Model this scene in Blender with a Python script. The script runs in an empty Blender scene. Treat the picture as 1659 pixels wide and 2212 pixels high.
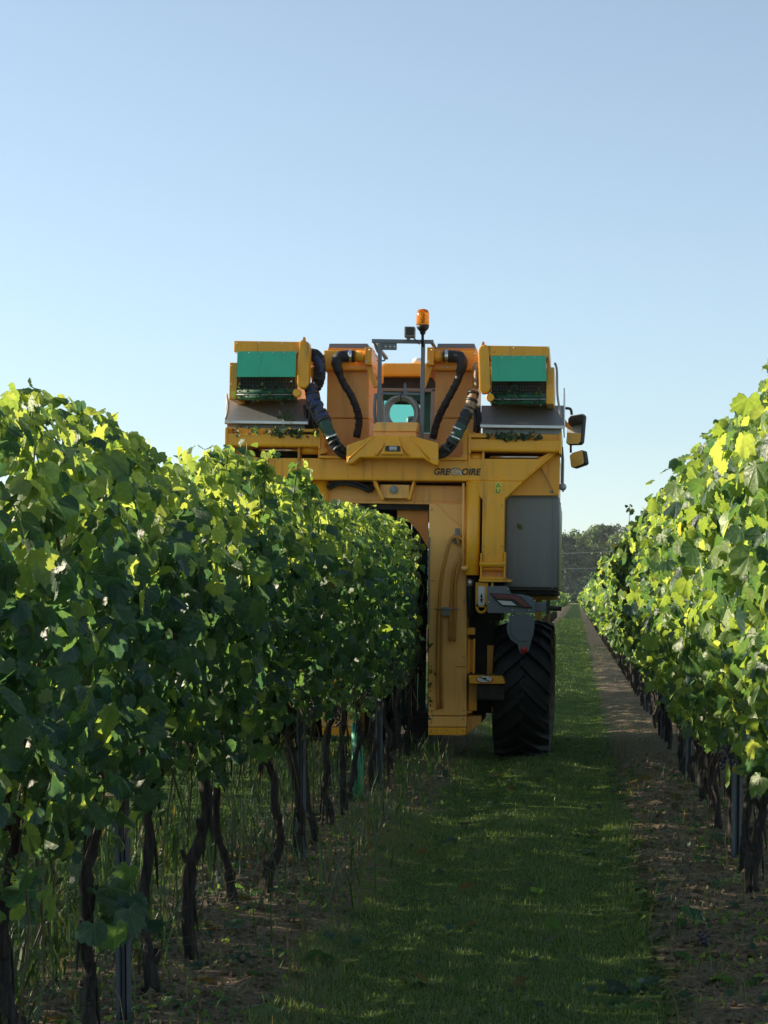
import bpy, bmesh, math, random
import numpy as np
from mathutils import Vector, Matrix

R = random.Random(11)
rng = np.random.default_rng(11)
S = bpy.context.scene
COL = S.collection

# ------------------------------------------------------------------ camera, sky, sun, exposure
FPX, VX, VY = 4400.0, 1246.0, 1293.0          # focal length and vanishing point of the rows, in 1659-px-wide photo units
EYE = 1.38
cam = bpy.data.cameras.new("camera")
cam.sensor_fit = 'HORIZONTAL'; cam.sensor_width = 36.0
cam.lens = FPX / 1659.0 * 36.0
cam.shift_x = -(VX - 829.5) / 1659.0
cam.shift_y = (VY - 1106.0) / 1659.0
cam.clip_start = 0.1; cam.clip_end = 5000
camo = bpy.data.objects.new("camera", cam); COL.objects.link(camo)
camo.location = (0, 0, EYE); camo.rotation_euler = (math.pi / 2, 0, 0)
S.camera = camo

SUN_EL, SUN_AZ = math.radians(20), math.radians(-80)   # azimuth: from +Y (view axis), negative = to the left
SUNV = Vector((math.sin(SUN_AZ) * math.cos(SUN_EL), math.cos(SUN_AZ) * math.cos(SUN_EL), math.sin(SUN_EL)))
w = bpy.data.worlds.new("World"); S.world = w; w.use_nodes = True
nt = w.node_tree
sky = nt.nodes.new('ShaderNodeTexSky'); sky.sky_type = 'NISHITA'; sky.sun_disc = False
sky.sun_elevation = SUN_EL; sky.sun_rotation = SUN_AZ
sky.air_density = 1.0; sky.dust_density = 0.2; sky.ozone_density = 2.0; sky.altitude = 100
nt.nodes['Background'].inputs['Strength'].default_value = 0.088
hs_ = nt.nodes.new('ShaderNodeHueSaturation'); hs_.inputs['Saturation'].default_value = 0.58; nt.links.new(sky.outputs[0], hs_.inputs['Color'])
ti_ = nt.nodes.new('ShaderNodeMix'); ti_.data_type = 'RGBA'; ti_.blend_type = 'MULTIPLY'; ti_.inputs[0].default_value = 1.0; ti_.inputs[7].default_value = (0.88, 0.995, 1.08, 1)
nt.links.new(hs_.outputs[0], ti_.inputs[6]); nt.links.new(ti_.outputs[2], nt.nodes['Background'].inputs['Color'])   # morning haze: the whole sky a little paler
sl = bpy.data.lights.new("sun", 'SUN'); sl.energy = 5.0; sl.angle = math.radians(0.5); sl.color = (1.0, 0.86, 0.66)
so = bpy.data.objects.new("sun", sl); COL.objects.link(so)
so.rotation_euler = SUNV.to_track_quat('Z', 'Y').to_euler(); so.location = (-40, 20, 30)
S.view_settings.view_transform = 'Standard'; S.view_settings.look = 'None'
S.view_settings.exposure = 1.0; S.view_settings.gamma = 1.0; S.view_settings.use_curve_mapping = False
S.cycles.use_denoising = True
S.cycles.max_bounces = 8; S.cycles.diffuse_bounces = 4; S.cycles.transmission_bounces = 6; S.cycles.glossy_bounces = 3
S.cycles.sample_clamp_indirect = 6.0

# ------------------------------------------------------------------ materials
def mat(name): 
    m = bpy.data.materials.new(name); m.use_nodes = True
    return m, m.node_tree, m.node_tree.nodes['Principled BSDF']

def N(t, kind, **kw):
    n = t.nodes.new(kind)
    for k, v in kw.items():
        if k in n.inputs.keys(): n.inputs[k].default_value = v
        else: setattr(n, k, v)
    return n

def paint(name, c, rough=0.4, metal=0.0, var=0.25, scale=6.0, dust=0.15, dustc=(0.30, 0.22, 0.13), bump=0.0, spec=0.5, stretch=(1, 1, 1), streak=0.0, streakc=(0.10, 0.055, 0.02)):
    """painted or plain surface: worn, slightly dusty, uneven in tone and gloss"""
    m, t, b = mat(name)
    tc = N(t, 'ShaderNodeTexCoord'); mp = N(t, 'ShaderNodeMapping'); mp.inputs['Scale'].default_value = stretch
    t.links.new(tc.outputs['Object'], mp.inputs['Vector'])
    n1 = N(t, 'ShaderNodeTexNoise', Scale=scale, Detail=6.0, Roughness=0.65)
    n2 = N(t, 'ShaderNodeTexNoise', Scale=scale * 0.23, Detail=4.0)
    t.links.new(mp.outputs[0], n1.inputs['Vector']); t.links.new(mp.outputs[0], n2.inputs['Vector'])
    hi = tuple(min(1, x * (1 + var)) for x in c); lo = tuple(x * (1 - var) for x in c)
    r = N(t, 'ShaderNodeValToRGB'); r.color_ramp.elements[0].color = (*lo, 1); r.color_ramp.elements[1].color = (*hi, 1)
    r.color_ramp.elements[0].position = 0.3; r.color_ramp.elements[1].position = 0.7
    t.links.new(n2.outputs[0], r.inputs[0])
    rd = N(t, 'ShaderNodeMapRange'); rd.inputs['From Min'].default_value = 0.48; rd.inputs['From Max'].default_value = 0.72
    rd.inputs['To Max'].default_value = dust
    t.links.new(n1.outputs[0], rd.inputs['Value'])
    mx = N(t, 'ShaderNodeMix', data_type='RGBA'); mx.inputs[7].default_value = (*dustc, 1)
    t.links.new(rd.outputs[0], mx.inputs[0]); t.links.new(r.outputs[0], mx.inputs[6])
    colr = mx.outputs[2]
    if streak:                                          # juice and rust runs, splashes and rubbed spots
        m3 = N(t, 'ShaderNodeMapping'); m3.inputs['Scale'].default_value = (16, 16, 1.1); t.links.new(tc.outputs['Object'], m3.inputs['Vector'])
        n3 = N(t, 'ShaderNodeTexNoise', Scale=1.0, Detail=5.0, Roughness=0.6); t.links.new(m3.outputs[0], n3.inputs['Vector'])
        n4 = N(t, 'ShaderNodeTexNoise', Scale=1.6, Detail=3.0); t.links.new(tc.outputs['Object'], n4.inputs['Vector'])
        n5 = N(t, 'ShaderNodeTexNoise', Scale=55.0, Detail=2.0); t.links.new(tc.outputs['Object'], n5.inputs['Vector'])
        q1 = N(t, 'ShaderNodeMapRange'); q1.inputs['From Min'].default_value = 0.54; q1.inputs['From Max'].default_value = 0.72; t.links.new(n3.outputs[0], q1.inputs['Value'])
        q2 = N(t, 'ShaderNodeMapRange'); q2.inputs['From Min'].default_value = 0.42; q2.inputs['From Max'].default_value = 0.62; q2.inputs['To Max'].default_value = streak; t.links.new(n4.outputs[0], q2.inputs['Value'])
        q3 = N(t, 'ShaderNodeMapRange'); q3.inputs['From Min'].default_value = 0.68; q3.inputs['From Max'].default_value = 0.72; q3.inputs['To Max'].default_value = 0.7; t.links.new(n5.outputs[0], q3.inputs['Value'])
        q4 = N(t, 'ShaderNodeMath', operation='MULTIPLY'); t.links.new(q1.outputs[0], q4.inputs[0]); t.links.new(q2.outputs[0], q4.inputs[1])
        q5 = N(t, 'ShaderNodeMath', operation='MULTIPLY'); t.links.new(q3.outputs[0], q5.inputs[0]); t.links.new(q2.outputs[0], q5.inputs[1])
        q6 = N(t, 'ShaderNodeMath', operation='MAXIMUM'); t.links.new(q4.outputs[0], q6.inputs[0]); t.links.new(q5.outputs[0], q6.inputs[1])
        m2 = N(t, 'ShaderNodeMix', data_type='RGBA'); m2.inputs[7].default_value = (*streakc, 1); t.links.new(q6.outputs[0], m2.inputs[0]); t.links.new(colr, m2.inputs[6]); colr = m2.outputs[2]
    t.links.new(colr, b.inputs['Base Color'])
    rr = N(t, 'ShaderNodeMapRange'); rr.inputs['To Min'].default_value = max(0.03, rough - 0.1); rr.inputs['To Max'].default_value = min(1, rough + 0.2)
    t.links.new(n1.outputs[0], rr.inputs['Value']); t.links.new(rr.outputs[0], b.inputs['Roughness'])
    b.inputs['Metallic'].default_value = metal; b.inputs['Specular IOR Level'].default_value = spec
    if bump:
        bp = N(t, 'ShaderNodeBump', Strength=bump, Distance=0.01)
        t.links.new(n1.outputs[0], bp.inputs['Height']); t.links.new(bp.outputs[0], b.inputs['Normal'])
    return m

M = {}
M['yellow'] = paint('yellow_paint', (0.92, 0.39, 0.008), 0.30, dust=0.25, var=0.12, dustc=(0.80, 0.50, 0.16), streak=0.75)
M['ochre'] = paint('ochre_paint', (0.92, 0.45, 0.10), 0.40, dust=0.32, var=0.12, dustc=(0.75, 0.52, 0.26), streak=0.6)
M['orange'] = paint('orange_paint', (0.72, 0.26, 0.02), 0.4, dust=0.2)
M['green_flap'] = paint('green_rubber_sheet', (0.045, 0.46, 0.25), 0.45, dust=0.25, var=0.16, dustc=(0.10, 0.36, 0.22), scale=5, streak=0.35, streakc=(0.03, 0.14, 0.08))
M['green_roller'] = paint('green_roller_rubber', (0.01, 0.10, 0.045), 0.5, dust=0.5, dustc=(0.012, 0.02, 0.01), scale=14)
M['green_dark'] = paint('dark_green_panel', (0.004, 0.05, 0.03), 0.45)
M['grey'] = paint('grey_paint', (0.15, 0.17, 0.19), 0.45, var=0.12)
M['panel'] = paint('dark_grey_panel', (0.19, 0.185, 0.17), 0.36, var=0.10, dust=0.30, dustc=(0.27, 0.27, 0.24), scale=3, stretch=(1, 1, 0.35), streak=0.5, streakc=(0.30, 0.30, 0.27))
M['steel'] = paint('brushed_steel', (0.27, 0.29, 0.29), 0.45, metal=0.4, var=0.2, dust=0.35, dustc=(0.16, 0.15, 0.11), scale=4, stretch=(0.3, 1, 1), streak=0.5, streakc=(0.08, 0.08, 0.06))
M['trim'] = paint('bright_steel', (0.62, 0.62, 0.60), 0.3, metal=0.7, var=0.1)
M['chrome'] = paint('chrome', (0.75, 0.75, 0.74), 0.12, metal=1.0, var=0.05, dust=0.05)
M['black'] = paint('black_rubber', (0.012, 0.013, 0.014), 0.5, dust=0.12, dustc=(0.05, 0.05, 0.045), scale=12)
M['tape'] = paint('black_hose_wrap', (0.014, 0.014, 0.016), 0.55, bump=0.6, scale=40, dust=0.15, dustc=(0.06, 0.06, 0.06))
M['blue_tape'] = paint('blue_wrapped_hose', (0.016, 0.035, 0.11), 0.42, bump=0.8, scale=30, dust=0.45, dustc=(0.02, 0.022, 0.03))
M['tan_tape'] = paint('tan_wrapped_hose', (0.30, 0.22, 0.13), 0.5, bump=0.8, scale=30, dust=0.5, dustc=(0.10, 0.08, 0.06))
M['green_tape'] = paint('green_wrapped_hose', (0.012, 0.055, 0.03), 0.45, bump=0.5, scale=30)
M['hose_tan'] = paint('ochre_hose', (0.46, 0.20, 0.03), 0.5, dust=0.3, dustc=(0.12, 0.06, 0.02))
M['hose_grey'] = paint('grey_hose', (0.34, 0.33, 0.31), 0.5, dust=0.35, dustc=(0.16, 0.15, 0.13), scale=10)
M['tyre'] = paint('tyre_rubber', (0.009, 0.010, 0.011), 0.6, dust=0.20, dustc=(0.030, 0.027, 0.020), bump=0.2, scale=9)
M['grate'] = paint('dirty_grating', (0.05, 0.055, 0.055), 0.6, dust=0.6, dustc=(0.015, 0.035, 0.015), scale=20)
M['dark'] = paint('dark_interior', (0.012, 0.013, 0.012), 0.7)  # near black for dark parts and for shade painted behind gaps
M['white'] = paint('white_print', (0.72, 0.72, 0.70), 0.45, dust=0.2)
M['red'] = paint('red_reflector', (0.55, 0.02, 0.025), 0.25)
M['dullred'] = paint('red_lamp_lens', (0.16, 0.025, 0.03), 0.2, dust=0.3, dustc=(0.12, 0.08, 0.08))
M['ink'] = paint('dark_print', (0.03, 0.028, 0.022), 0.5)
M['sticker'] = paint('yellow_sticker', (0.72, 0.62, 0.06), 0.4)
M['silver'] = paint('silver_print', (0.50, 0.50, 0.48), 0.35, metal=0.2)
M['postmetal'] = paint('galvanised_post', (0.11, 0.13, 0.155), 0.45, metal=0.6, scale=14, stretch=(1, 1, 0.25), dust=0.4, dustc=(0.07, 0.07, 0.07))
M['wire'] = paint('wire', (0.12, 0.12, 0.12), 0.4, metal=0.7)
M['tube_green'] = paint('grow_tube_plastic', (0.05, 0.33, 0.19), 0.45, var=0.2)
M['grape'] = paint('grape_skin', (0.030, 0.022, 0.05), 0.35, var=0.4, scale=20, dust=0.3, dustc=(0.05, 0.06, 0.02))
M['greengrape'] = paint('green_grape_skin', (0.20, 0.27, 0.06), 0.35, var=0.3, scale=20)
M['cane'] = paint('vine_cane', (0.075, 0.045, 0.026), 0.7, var=0.4, scale=14)
M['shoot'] = paint('green_shoot', (0.12, 0.17, 0.04), 0.55, var=0.3)
M['straw'] = paint('dry_straw', (0.28, 0.20, 0.10), 0.8, var=0.4, scale=3)
m, t, b = mat('cab_glass'); M['glass'] = m
b.inputs['Base Color'].default_value = (0.45, 0.80, 0.72, 1); b.inputs['Roughness'].default_value = 0.02
b.inputs['Transmission Weight'].default_value = 1.0; b.inputs['IOR'].default_value = 1.05
m, t, b = mat('mirror_glass'); M['mirror'] = m
b.inputs['Base Color'].default_value = (0.72, 0.76, 0.74, 1); b.inputs['Metallic'].default_value = 1; b.inputs['Roughness'].default_value = 0.03
m, t, b = mat('amber_lens'); M['amber'] = m
b.inputs['Base Color'].default_value = (0.95, 0.30, 0.02, 1); b.inputs['Roughness'].default_value = 0.12
b.inputs['Transmission Weight'].default_value = 0.75; b.inputs['IOR'].default_value = 1.2
m, t, b = mat('bark'); M['bark'] = m
tc = N(t, 'ShaderNodeTexCoord'); mp = N(t, 'ShaderNodeMapping'); mp.inputs['Scale'].default_value = (1, 1, 0.10)
t.links.new(tc.outputs['Object'], mp.inputs[0])
n1 = N(t, 'ShaderNodeTexNoise', Scale=70.0, Detail=5.0, Roughness=0.7); t.links.new(mp.outputs[0], n1.inputs[0])
r = N(t, 'ShaderNodeValToRGB'); r.color_ramp.elements[0].color = (0.007, 0.006, 0.006, 1); r.color_ramp.elements[1].color = (0.062, 0.050, 0.042, 1)
r.color_ramp.elements[0].position = 0.36; r.color_ramp.elements[1].position = 0.70
t.links.new(n1.outputs[0], r.inputs[0]); t.links.new(r.outputs[0], b.inputs['Base Color']); b.inputs['Roughness'].default_value = 0.9
bp = N(t, 'ShaderNodeBump', Strength=1.0, Distance=0.012); t.links.new(n1.outputs[0], bp.inputs['Height']); t.links.new(bp.outputs[0], b.inputs['Normal'])

def leafmat(name, veins=True, transl=0.46, rough=0.42, tmul=(3.8, 3.05, 1.6)):
    """leaf: own tint per leaf, paler veins and underside, lets light through"""
    m, t, b = mat(name)
    at = N(t, 'ShaderNodeAttribute', attribute_name='tint')
    col = at.outputs['Color']
    if veins:
        uv = N(t, 'ShaderNodeAttribute', attribute_name='lv')
        sx = N(t, 'ShaderNodeSeparateXYZ'); t.links.new(uv.outputs['Vector'], sx.inputs[0])
        ln = N(t, 'ShaderNodeVectorMath', operation='LENGTH'); t.links.new(uv.outputs['Vector'], ln.inputs[0])
        a = N(t, 'ShaderNodeMath', operation='ARCTAN2'); t.links.new(sx.outputs['X'], a.inputs[0]); t.links.new(sx.outputs['Y'], a.inputs[1])
        pp = N(t, 'ShaderNodeMath', operation='PINGPONG'); pp.inputs[1].default_value = math.radians(27)
        t.links.new(a.outputs[0], pp.inputs[0])
        dd = N(t, 'ShaderNodeMath', operation='MULTIPLY'); t.links.new(pp.outputs[0], dd.inputs[0]); t.links.new(ln.outputs['Value'], dd.inputs[1])
        v = N(t, 'ShaderNodeMapRange'); v.inputs['From Min'].default_value = 0.012; v.inputs['From Max'].default_value = 0.032
        v.inputs['To Min'].default_value = 0.17; v.inputs['To Max'].default_value = 0.0
        t.links.new(dd.outputs[0], v.inputs['Value'])
        nz = N(t, 'ShaderNodeTexNoise', Scale=5.0, Detail=4.0); t.links.new(uv.outputs['Vector'], nz.inputs[0])
        h = N(t, 'ShaderNodeHueSaturation'); t.links.new(col, h.inputs['Color'])
        mr = N(t, 'ShaderNodeMapRange'); mr.inputs['To Min'].default_value = 0.55; mr.inputs['To Max'].default_value = 1.45
        t.links.new(nz.outputs[0], mr.inputs['Value']); t.links.new(mr.outputs[0], h.inputs['Value'])
        mx = N(t, 'ShaderNodeMix', data_type='RGBA'); mx.inputs[7].default_value = (0.20, 0.27, 0.10, 1)
        t.links.new(v.outputs[0], mx.inputs[0]); t.links.new(h.outputs[0], mx.inputs[6]); col = mx.outputs[2]
        bp = N(t, 'ShaderNodeBump', Strength=0.25, Distance=0.01); t.links.new(nz.outputs[0], bp.inputs['Height']); t.links.new(bp.outputs[0], b.inputs['Normal'])
    ge = N(t, 'ShaderNodeNewGeometry')
    und = N(t, 'ShaderNodeMix', data_type='RGBA'); und.inputs[7].default_value = (0.10, 0.14, 0.085, 1)
    f = N(t, 'ShaderNodeMath', operation='MULTIPLY'); f.inputs[1].default_value = 0.55; t.links.new(ge.outputs['Backfacing'], f.inputs[0])
    t.links.new(f.outputs[0], und.inputs[0]); t.links.new(col, und.inputs[6])
    t.links.new(und.outputs[2], b.inputs['Base Color']); b.inputs['Roughness'].default_value = rough; b.inputs['Specular IOR Level'].default_value = 0.5
    tr = N(t, 'ShaderNodeBsdfTranslucent')
    ml = N(t, 'ShaderNodeMix', data_type='RGBA', blend_type='MULTIPLY'); ml.inputs[0].default_value = 1; ml.inputs[7].default_value = (*tmul, 1)
    ml.clamp_result = False
    t.links.new(col, ml.inputs[6]); t.links.new(ml.outputs[2], tr.inputs['Color'])
    ms = N(t, 'ShaderNodeMixShader'); ms.inputs[0].default_value = transl
    t.links.new(b.outputs[0], ms.inputs[1]); t.links.new(tr.outputs[0], ms.inputs[2])
    t.links.new(ms.outputs[0], t.nodes['Material Output'].inputs['Surface'])
    return m
M['leaf'] = leafmat('vine_leaf')
M['farleaf'] = leafmat('tree_leaf', False, 0.25, 0.55, (1.8, 1.8, 0.9))
M['grass'] = leafmat('grass_blade', False, 0.35, 0.5, (1.8, 1.8, 0.8))

# ------------------------------------------------------------------ tags and mesh helpers
def tag(o, label=None, cat=None, group=None, kind=None):
    if label: o['label'] = label
    if cat: o['category'] = cat
    if group: o['group'] = group
    if kind: o['kind'] = kind
    return o

def empty(name, loc, rot=(0, 0, 0)):
    o = bpy.data.objects.new(name, None); COL.objects.link(o); o.location = loc; o.rotation_euler = rot
    o.empty_display_size = 0.2
    return o

def link(name, me, parent=None, loc=(0, 0, 0)):
    o = bpy.data.objects.new(name, me); COL.objects.link(o); o.location = loc
    if parent: o.parent = parent
    return o

def np_mesh(name, V, Fs, material, tint=None, lv=None, smooth=True):
    me = bpy.data.meshes.new(name)
    V = np.ascontiguousarray(V, dtype=np.float32)
    me.vertices.add(len(V)); me.vertices.foreach_set('co', V.ravel())
    li = np.concatenate([f.ravel() for f in Fs]).astype(np.int32)
    tot = np.concatenate([np.full(len(f), f.shape[1], np.int32) for f in Fs])
    st = np.concatenate([[0], np.cumsum(tot)[:-1]]).astype(np.int32)
    me.loops.add(len(li)); me.loops.foreach_set('vertex_index', li)
    me.polygons.add(len(tot)); me.polygons.foreach_set('loop_start', st); me.polygons.foreach_set('loop_total', tot)
    me.polygons.foreach_set('use_smooth', np.full(len(tot), smooth))
    if tint is not None:
        a = me.attributes.new('tint', 'FLOAT_COLOR', 'POINT')
        c = np.ones((len(V), 4), np.float32); c[:, :3] = tint; a.data.foreach_set('color', c.ravel())
    if lv is not None:
        a = me.attributes.new('lv', 'FLOAT_VECTOR', 'POINT'); a.data.foreach_set('vector', np.ascontiguousarray(lv, np.float32).ravel())
    me.update(calc_edges=True); me.materials.append(material)
    return me

_lat = rng.random((64, 64))
def vnoise(x, y):
    xi = np.floor(x).astype(int); yi = np.floor(y).astype(int); fx = x - xi; fy = y - yi
    fx = fx * fx * (3 - 2 * fx); fy = fy * fy * (3 - 2 * fy)
    g = lambda a, b_: _lat[a % 64, b_ % 64]
    return (g(xi, yi) * (1 - fx) + g(xi + 1, yi) * fx) * (1 - fy) + (g(xi, yi + 1) * (1 - fx) + g(xi + 1, yi + 1) * fx) * fy
def fbm(x, y, o=4):
    s = 0; a = 0.5
    for k in range(o):
        s = s + a * vnoise(x * 2 ** k + 17.3 * k, y * 2 ** k + 5.1 * k); a *= 0.5
    return s

class MB:
    """collects boxes, prisms, tubes and lathes; build() links them as one mesh"""
    def __init__(s): s.bm = bmesh.new()
    def box(s, x0, x1, y0, y1, z0, z1, bev=0.0, seg=2):
        g = bmesh.ops.create_cube(s.bm, size=1.0)['verts']
        for v in g:
            v.co = Vector(((x0 + x1) / 2 + v.co.x * (x1 - x0), (y0 + y1) / 2 + v.co.y * (y1 - y0), (z0 + z1) / 2 + v.co.z * (z1 - z0)))
        if bev:
            es = {e for v in g for e in v.link_edges}
            bmesh.ops.bevel(s.bm, geom=list(es), offset=min(bev, 0.45 * min(abs(x1 - x0), abs(y1 - y0), abs(z1 - z0))), segments=seg, affect='EDGES', profile=0.6)
        return s
    def prism(s, pts, d, axis='Y', a=0.0, bev=0.0):
        """polygon pts (u,v) extruded from a to a+d along an axis"""
        def co(u, v, k):
            return Vector((u, k, v)) if axis == 'Y' else (Vector((k, u, v)) if axis == 'X' else Vector((u, v, k)))
        lo = [s.bm.verts.new(co(u, v, a)) for u, v in pts]; hi = [s.bm.verts.new(co(u, v, a + d)) for u, v in pts]
        n = len(pts); fs = [s.bm.faces.new(lo), s.bm.faces.new(hi[::-1])]
        for i in range(n): fs.append(s.bm.faces.new((lo[i], hi[i], hi[(i + 1) % n], lo[(i + 1) % n])))
        bmesh.ops.recalc_face_normals(s.bm, faces=fs)
        if bev:
            es = {e for f in fs for e in f.edges}
            bmesh.ops.bevel(s.bm, geom=list(es), offset=bev, segments=2, affect='EDGES', profile=0.6)
        return s
    def quad(s, pts, t=0.004, ny=1.0):
        """thin sheet through four 3-D points, thickness t"""
        p = [Vector(q) for q in pts]; n = (p[1] - p[0]).cross(p[2] - p[0]).normalized() * t
        a = [s.bm.verts.new(q) for q in p]; c = [s.bm.verts.new(q + n) for q in p]; k = len(p)
        fs = [s.bm.faces.new(a[::-1]), s.bm.faces.new(c)]
        for i in range(k): fs.append(s.bm.faces.new((a[i], a[(i + 1) % k], c[(i + 1) % k], c[i])))
        bmesh.ops.recalc_face_normals(s.bm, faces=fs)
        return s
    def tube(s, pts, r, n=10, sub=4, cap=True, jit=0.0):
        P = [Vector(p) for p in pts]
        rr = r if isinstance(r, (list, tuple)) else [r] * len(P)
        C, W = [], []
        if len(P) > 2 and sub > 1:
            for i in range(len(P) - 1):
                p0, p1, p2, p3 = P[max(i - 1, 0)], P[i], P[i + 1], P[min(i + 2, len(P) - 1)]
                for k in range(sub):
                    u = k / sub
                    C.append(0.5 * ((2 * p1) + (p2 - p0) * u + (2 * p0 - 5 * p1 + 4 * p2 - p3) * u * u + (3 * p1 - p0 - 3 * p2 + p3) * u ** 3))
                    W.append(rr[i] * (1 - u) + rr[i + 1] * u)
            C.append(P[-1]); W.append(rr[-1])
        else: C, W = P, rr
        up = Vector((0.31, 0.17, 0.93)); prev = None; rings = []
        for i, c in enumerate(C):
            tdir = (C[min(i + 1, len(C) - 1)] - C[max(i - 1, 0)]).normalized()
            if prev is None:
                a = tdir.cross(up); a = a if a.length > 0.05 else tdir.cross(Vector((1, 0, 0)))
                a.normalize()
            else:
                a = (prev - tdir * prev.dot(tdir)).normalized()
            prev = a; bvec = tdir.cross(a)
            q = W[i] * (1 + (R.uniform(-jit, jit) if jit else 0))
            rings.append([s.bm.verts.new(c + (a * math.cos(2 * math.pi * k / n) + bvec * math.sin(2 * math.pi * k / n)) * q * (1 + (R.uniform(-jit, jit) if jit else 0))) for k in range(n)])
        for A, B_ in zip(rings, rings[1:]):
            for k in range(n):
                f = s.bm.faces.new((A[k], A[(k + 1) % n], B_[(k + 1) % n], B_[k])); f.smooth = True
        if cap:
            s.bm.faces.new(rings[0][::-1]); s.bm.faces.new(rings[-1])
        return s
    def lathe(s, prof, c, axis='Z', n=20):
        """profile of (radius, height) turned round an axis through c"""
        rings = []
        for r, h in prof:
            ring = []
            for k in range(n):
                a = 2 * math.pi * k / n; u, v = r * math.cos(a), r * math.sin(a)
                p = {'Z': (u, v, h), 'X': (h, u, v), 'Y': (u, h, v)}[axis]
                ring.append(s.bm.verts.new(Vector(c) + Vector(p)))
            rings.append(ring)
        fs = []
        for A, B_ in zip(rings, rings[1:]):
            for k in range(n):
                f = s.bm.faces.new((A[k], A[(k + 1) % n], B_[(k + 1) % n], B_[k])); f.smooth = True; fs.append(f)
        fs += [s.bm.faces.new(rings[0][::-1]), s.bm.faces.new(rings[-1])]
        bmesh.ops.recalc_face_normals(s.bm, faces=fs)
        return s
    def build(s, name, material, parent=None, loc=(0, 0, 0)):
        me = bpy.data.meshes.new(name); s.bm.to_mesh(me); s.bm.free(); me.materials.append(material)
        return link(name, me, parent, loc)

# ------------------------------------------------------------------ ground, meadow
ROW_L, ROW_R, PITCH = -1.47, 0.86, 2.33
def row_dist(x):
    a = np.mod(x - ROW_L, PITCH)
    return np.minimum(a, PITCH - a)
def soil_mask(x, y):
    return row_dist(x) + 0.28 * (fbm(x * 1.9 + 9, y * 1.1) - 0.5) + 0.10 * (fbm(x * 9, y * 7) - 0.5) < np.where(x > -0.3, 0.56, 0.40)
def relief(x, y):
    d = row_dist(x)
    s = np.clip((0.55 - d) / 0.2, 0, 1)
    near = np.clip((70 - y) / 40, 0, 1)
    return near * (0.05 * (fbm(x * 2, y * 1.2) - 0.5) + s * 0.07 * (fbm(x * 7, y * 6) - 0.45) + s * 0.02 - 0.02 * np.exp(-((np.abs(x + 0.31) - 0.42) / 0.16) ** 2))

xs = np.concatenate([-np.geomspace(1500, 9, 14), np.arange(-8, -3.2, 0.4), np.arange(-3.1, 2.6, 0.045), np.arange(2.7, 8, 0.4), np.geomspace(9, 1500, 14)])
ys = np.concatenate([[-300, -80, -20, -4, 0, 3], np.arange(4.5, 16, 0.05), np.arange(16, 30, 0.1), np.arange(30, 70, 0.5), np.geomspace(72, 2500, 16)])
gx, gy = np.meshgrid(xs, ys)
gz = relief(gx, gy)
nx, ny = len(xs), len(ys)
ii = np.arange(nx * ny).reshape(ny, nx)
F = np.stack([ii[:-1, :-1], ii[:-1, 1:], ii[1:, 1:], ii[1:, :-1]], -1).reshape(-1, 4)
m, t, b = mat('vineyard_ground'); M['ground'] = m
ge = N(t, 'ShaderNodeNewGeometry'); sx = N(t, 'ShaderNodeSeparateXYZ'); t.links.new(ge.outputs['Position'], sx.inputs[0])
ad = N(t, 'ShaderNodeMath', operation='ADD'); ad.inputs[1].default_value = -ROW_L + PITCH * 40; t.links.new(sx.outputs['X'], ad.inputs[0])
pg = N(t, 'ShaderNodeMath', operation='PINGPONG'); pg.inputs[1].default_value = PITCH / 2; t.links.new(ad.outputs[0], pg.inputs[0])
nz = N(t, 'ShaderNodeTexNoise', Scale=2.2, Detail=6.0, Roughness=0.7); t.links.new(ge.outputs['Position'], nz.inputs[0])
s1 = N(t, 'ShaderNodeMath', operation='MULTIPLY_ADD'); s1.inputs[1].default_value = 0.55; t.links.new(nz.outputs[0], s1.inputs[0]); t.links.new(pg.outputs[0], s1.inputs[2])
mr = N(t, 'ShaderNodeMapRange'); mr.inputs['From Min'].default_value = 0.74; mr.inputs['From Max'].default_value = 0.86; t.links.new(s1.outputs[0], mr.inputs['Value'])
n2 = N(t, 'ShaderNodeTexNoise', Scale=38.0, Detail=6.0, Roughness=0.75); t.links.new(ge.outputs['Position'], n2.inputs[0])
rs = N(t, 'ShaderNodeValToRGB'); rs.color_ramp.elements[0].color = (0.070, 0.052, 0.037, 1); rs.color_ramp.elements[1].color = (0.34, 0.265, 0.185, 1)
rs.color_ramp.elements[0].position = 0.33; rs.color_ramp.elements[1].position = 0.68; t.links.new(n2.outputs[0], rs.inputs[0])
rg = N(t, 'ShaderNodeValToRGB'); rg.color_ramp.elements[0].color = (0.038, 0.075, 0.015, 1); rg.color_ramp.elements[1].color = (0.095, 0.165, 0.032, 1)
rg.color_ramp.elements[0].position = 0.33; rg.color_ramp.elements[1].position = 0.68; t.links.new(n2.outputs[0], rg.inputs[0])
mx = N(t, 'ShaderNodeMix', data_type='RGBA'); t.links.new(mr.outputs[0], mx.inputs[0]); t.links.new(rs.outputs[0], mx.inputs[6]); t.links.new(rg.outputs[0], mx.inputs[7])
t.links.new(mx.outputs[2], b.inputs['Base Color']); b.inputs['Roughness'].default_value = 0.95; b.inputs['Specular IOR Level'].default_value = 0.15
bp = N(t, 'ShaderNodeBump', Strength=0.9, Distance=0.03); t.links.new(n2.outputs[0], bp.inputs['Height']); t.links.new(bp.outputs[0], b.inputs['Normal'])
tag(link('ground', np_mesh('ground', np.stack([gx, gy, gz], -1).reshape(-1, 3), [F], M['ground'])), 'ground of the vineyard, green grass tracks between brown soil strips under the rows', 'ground', kind='structure')
mm = paint('meadow', (0.20, 0.24, 0.07), 0.95, var=0.25, scale=0.5, dust=0.5, dustc=(0.26, 0.24, 0.10))
bm = MB(); bm.box(-400, 400, 386, 520, -0.2, 0.35); tag(bm.build('meadow', mm), 'pale sunlit meadow at the far end of the grass track', 'meadow', kind='structure')

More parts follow.
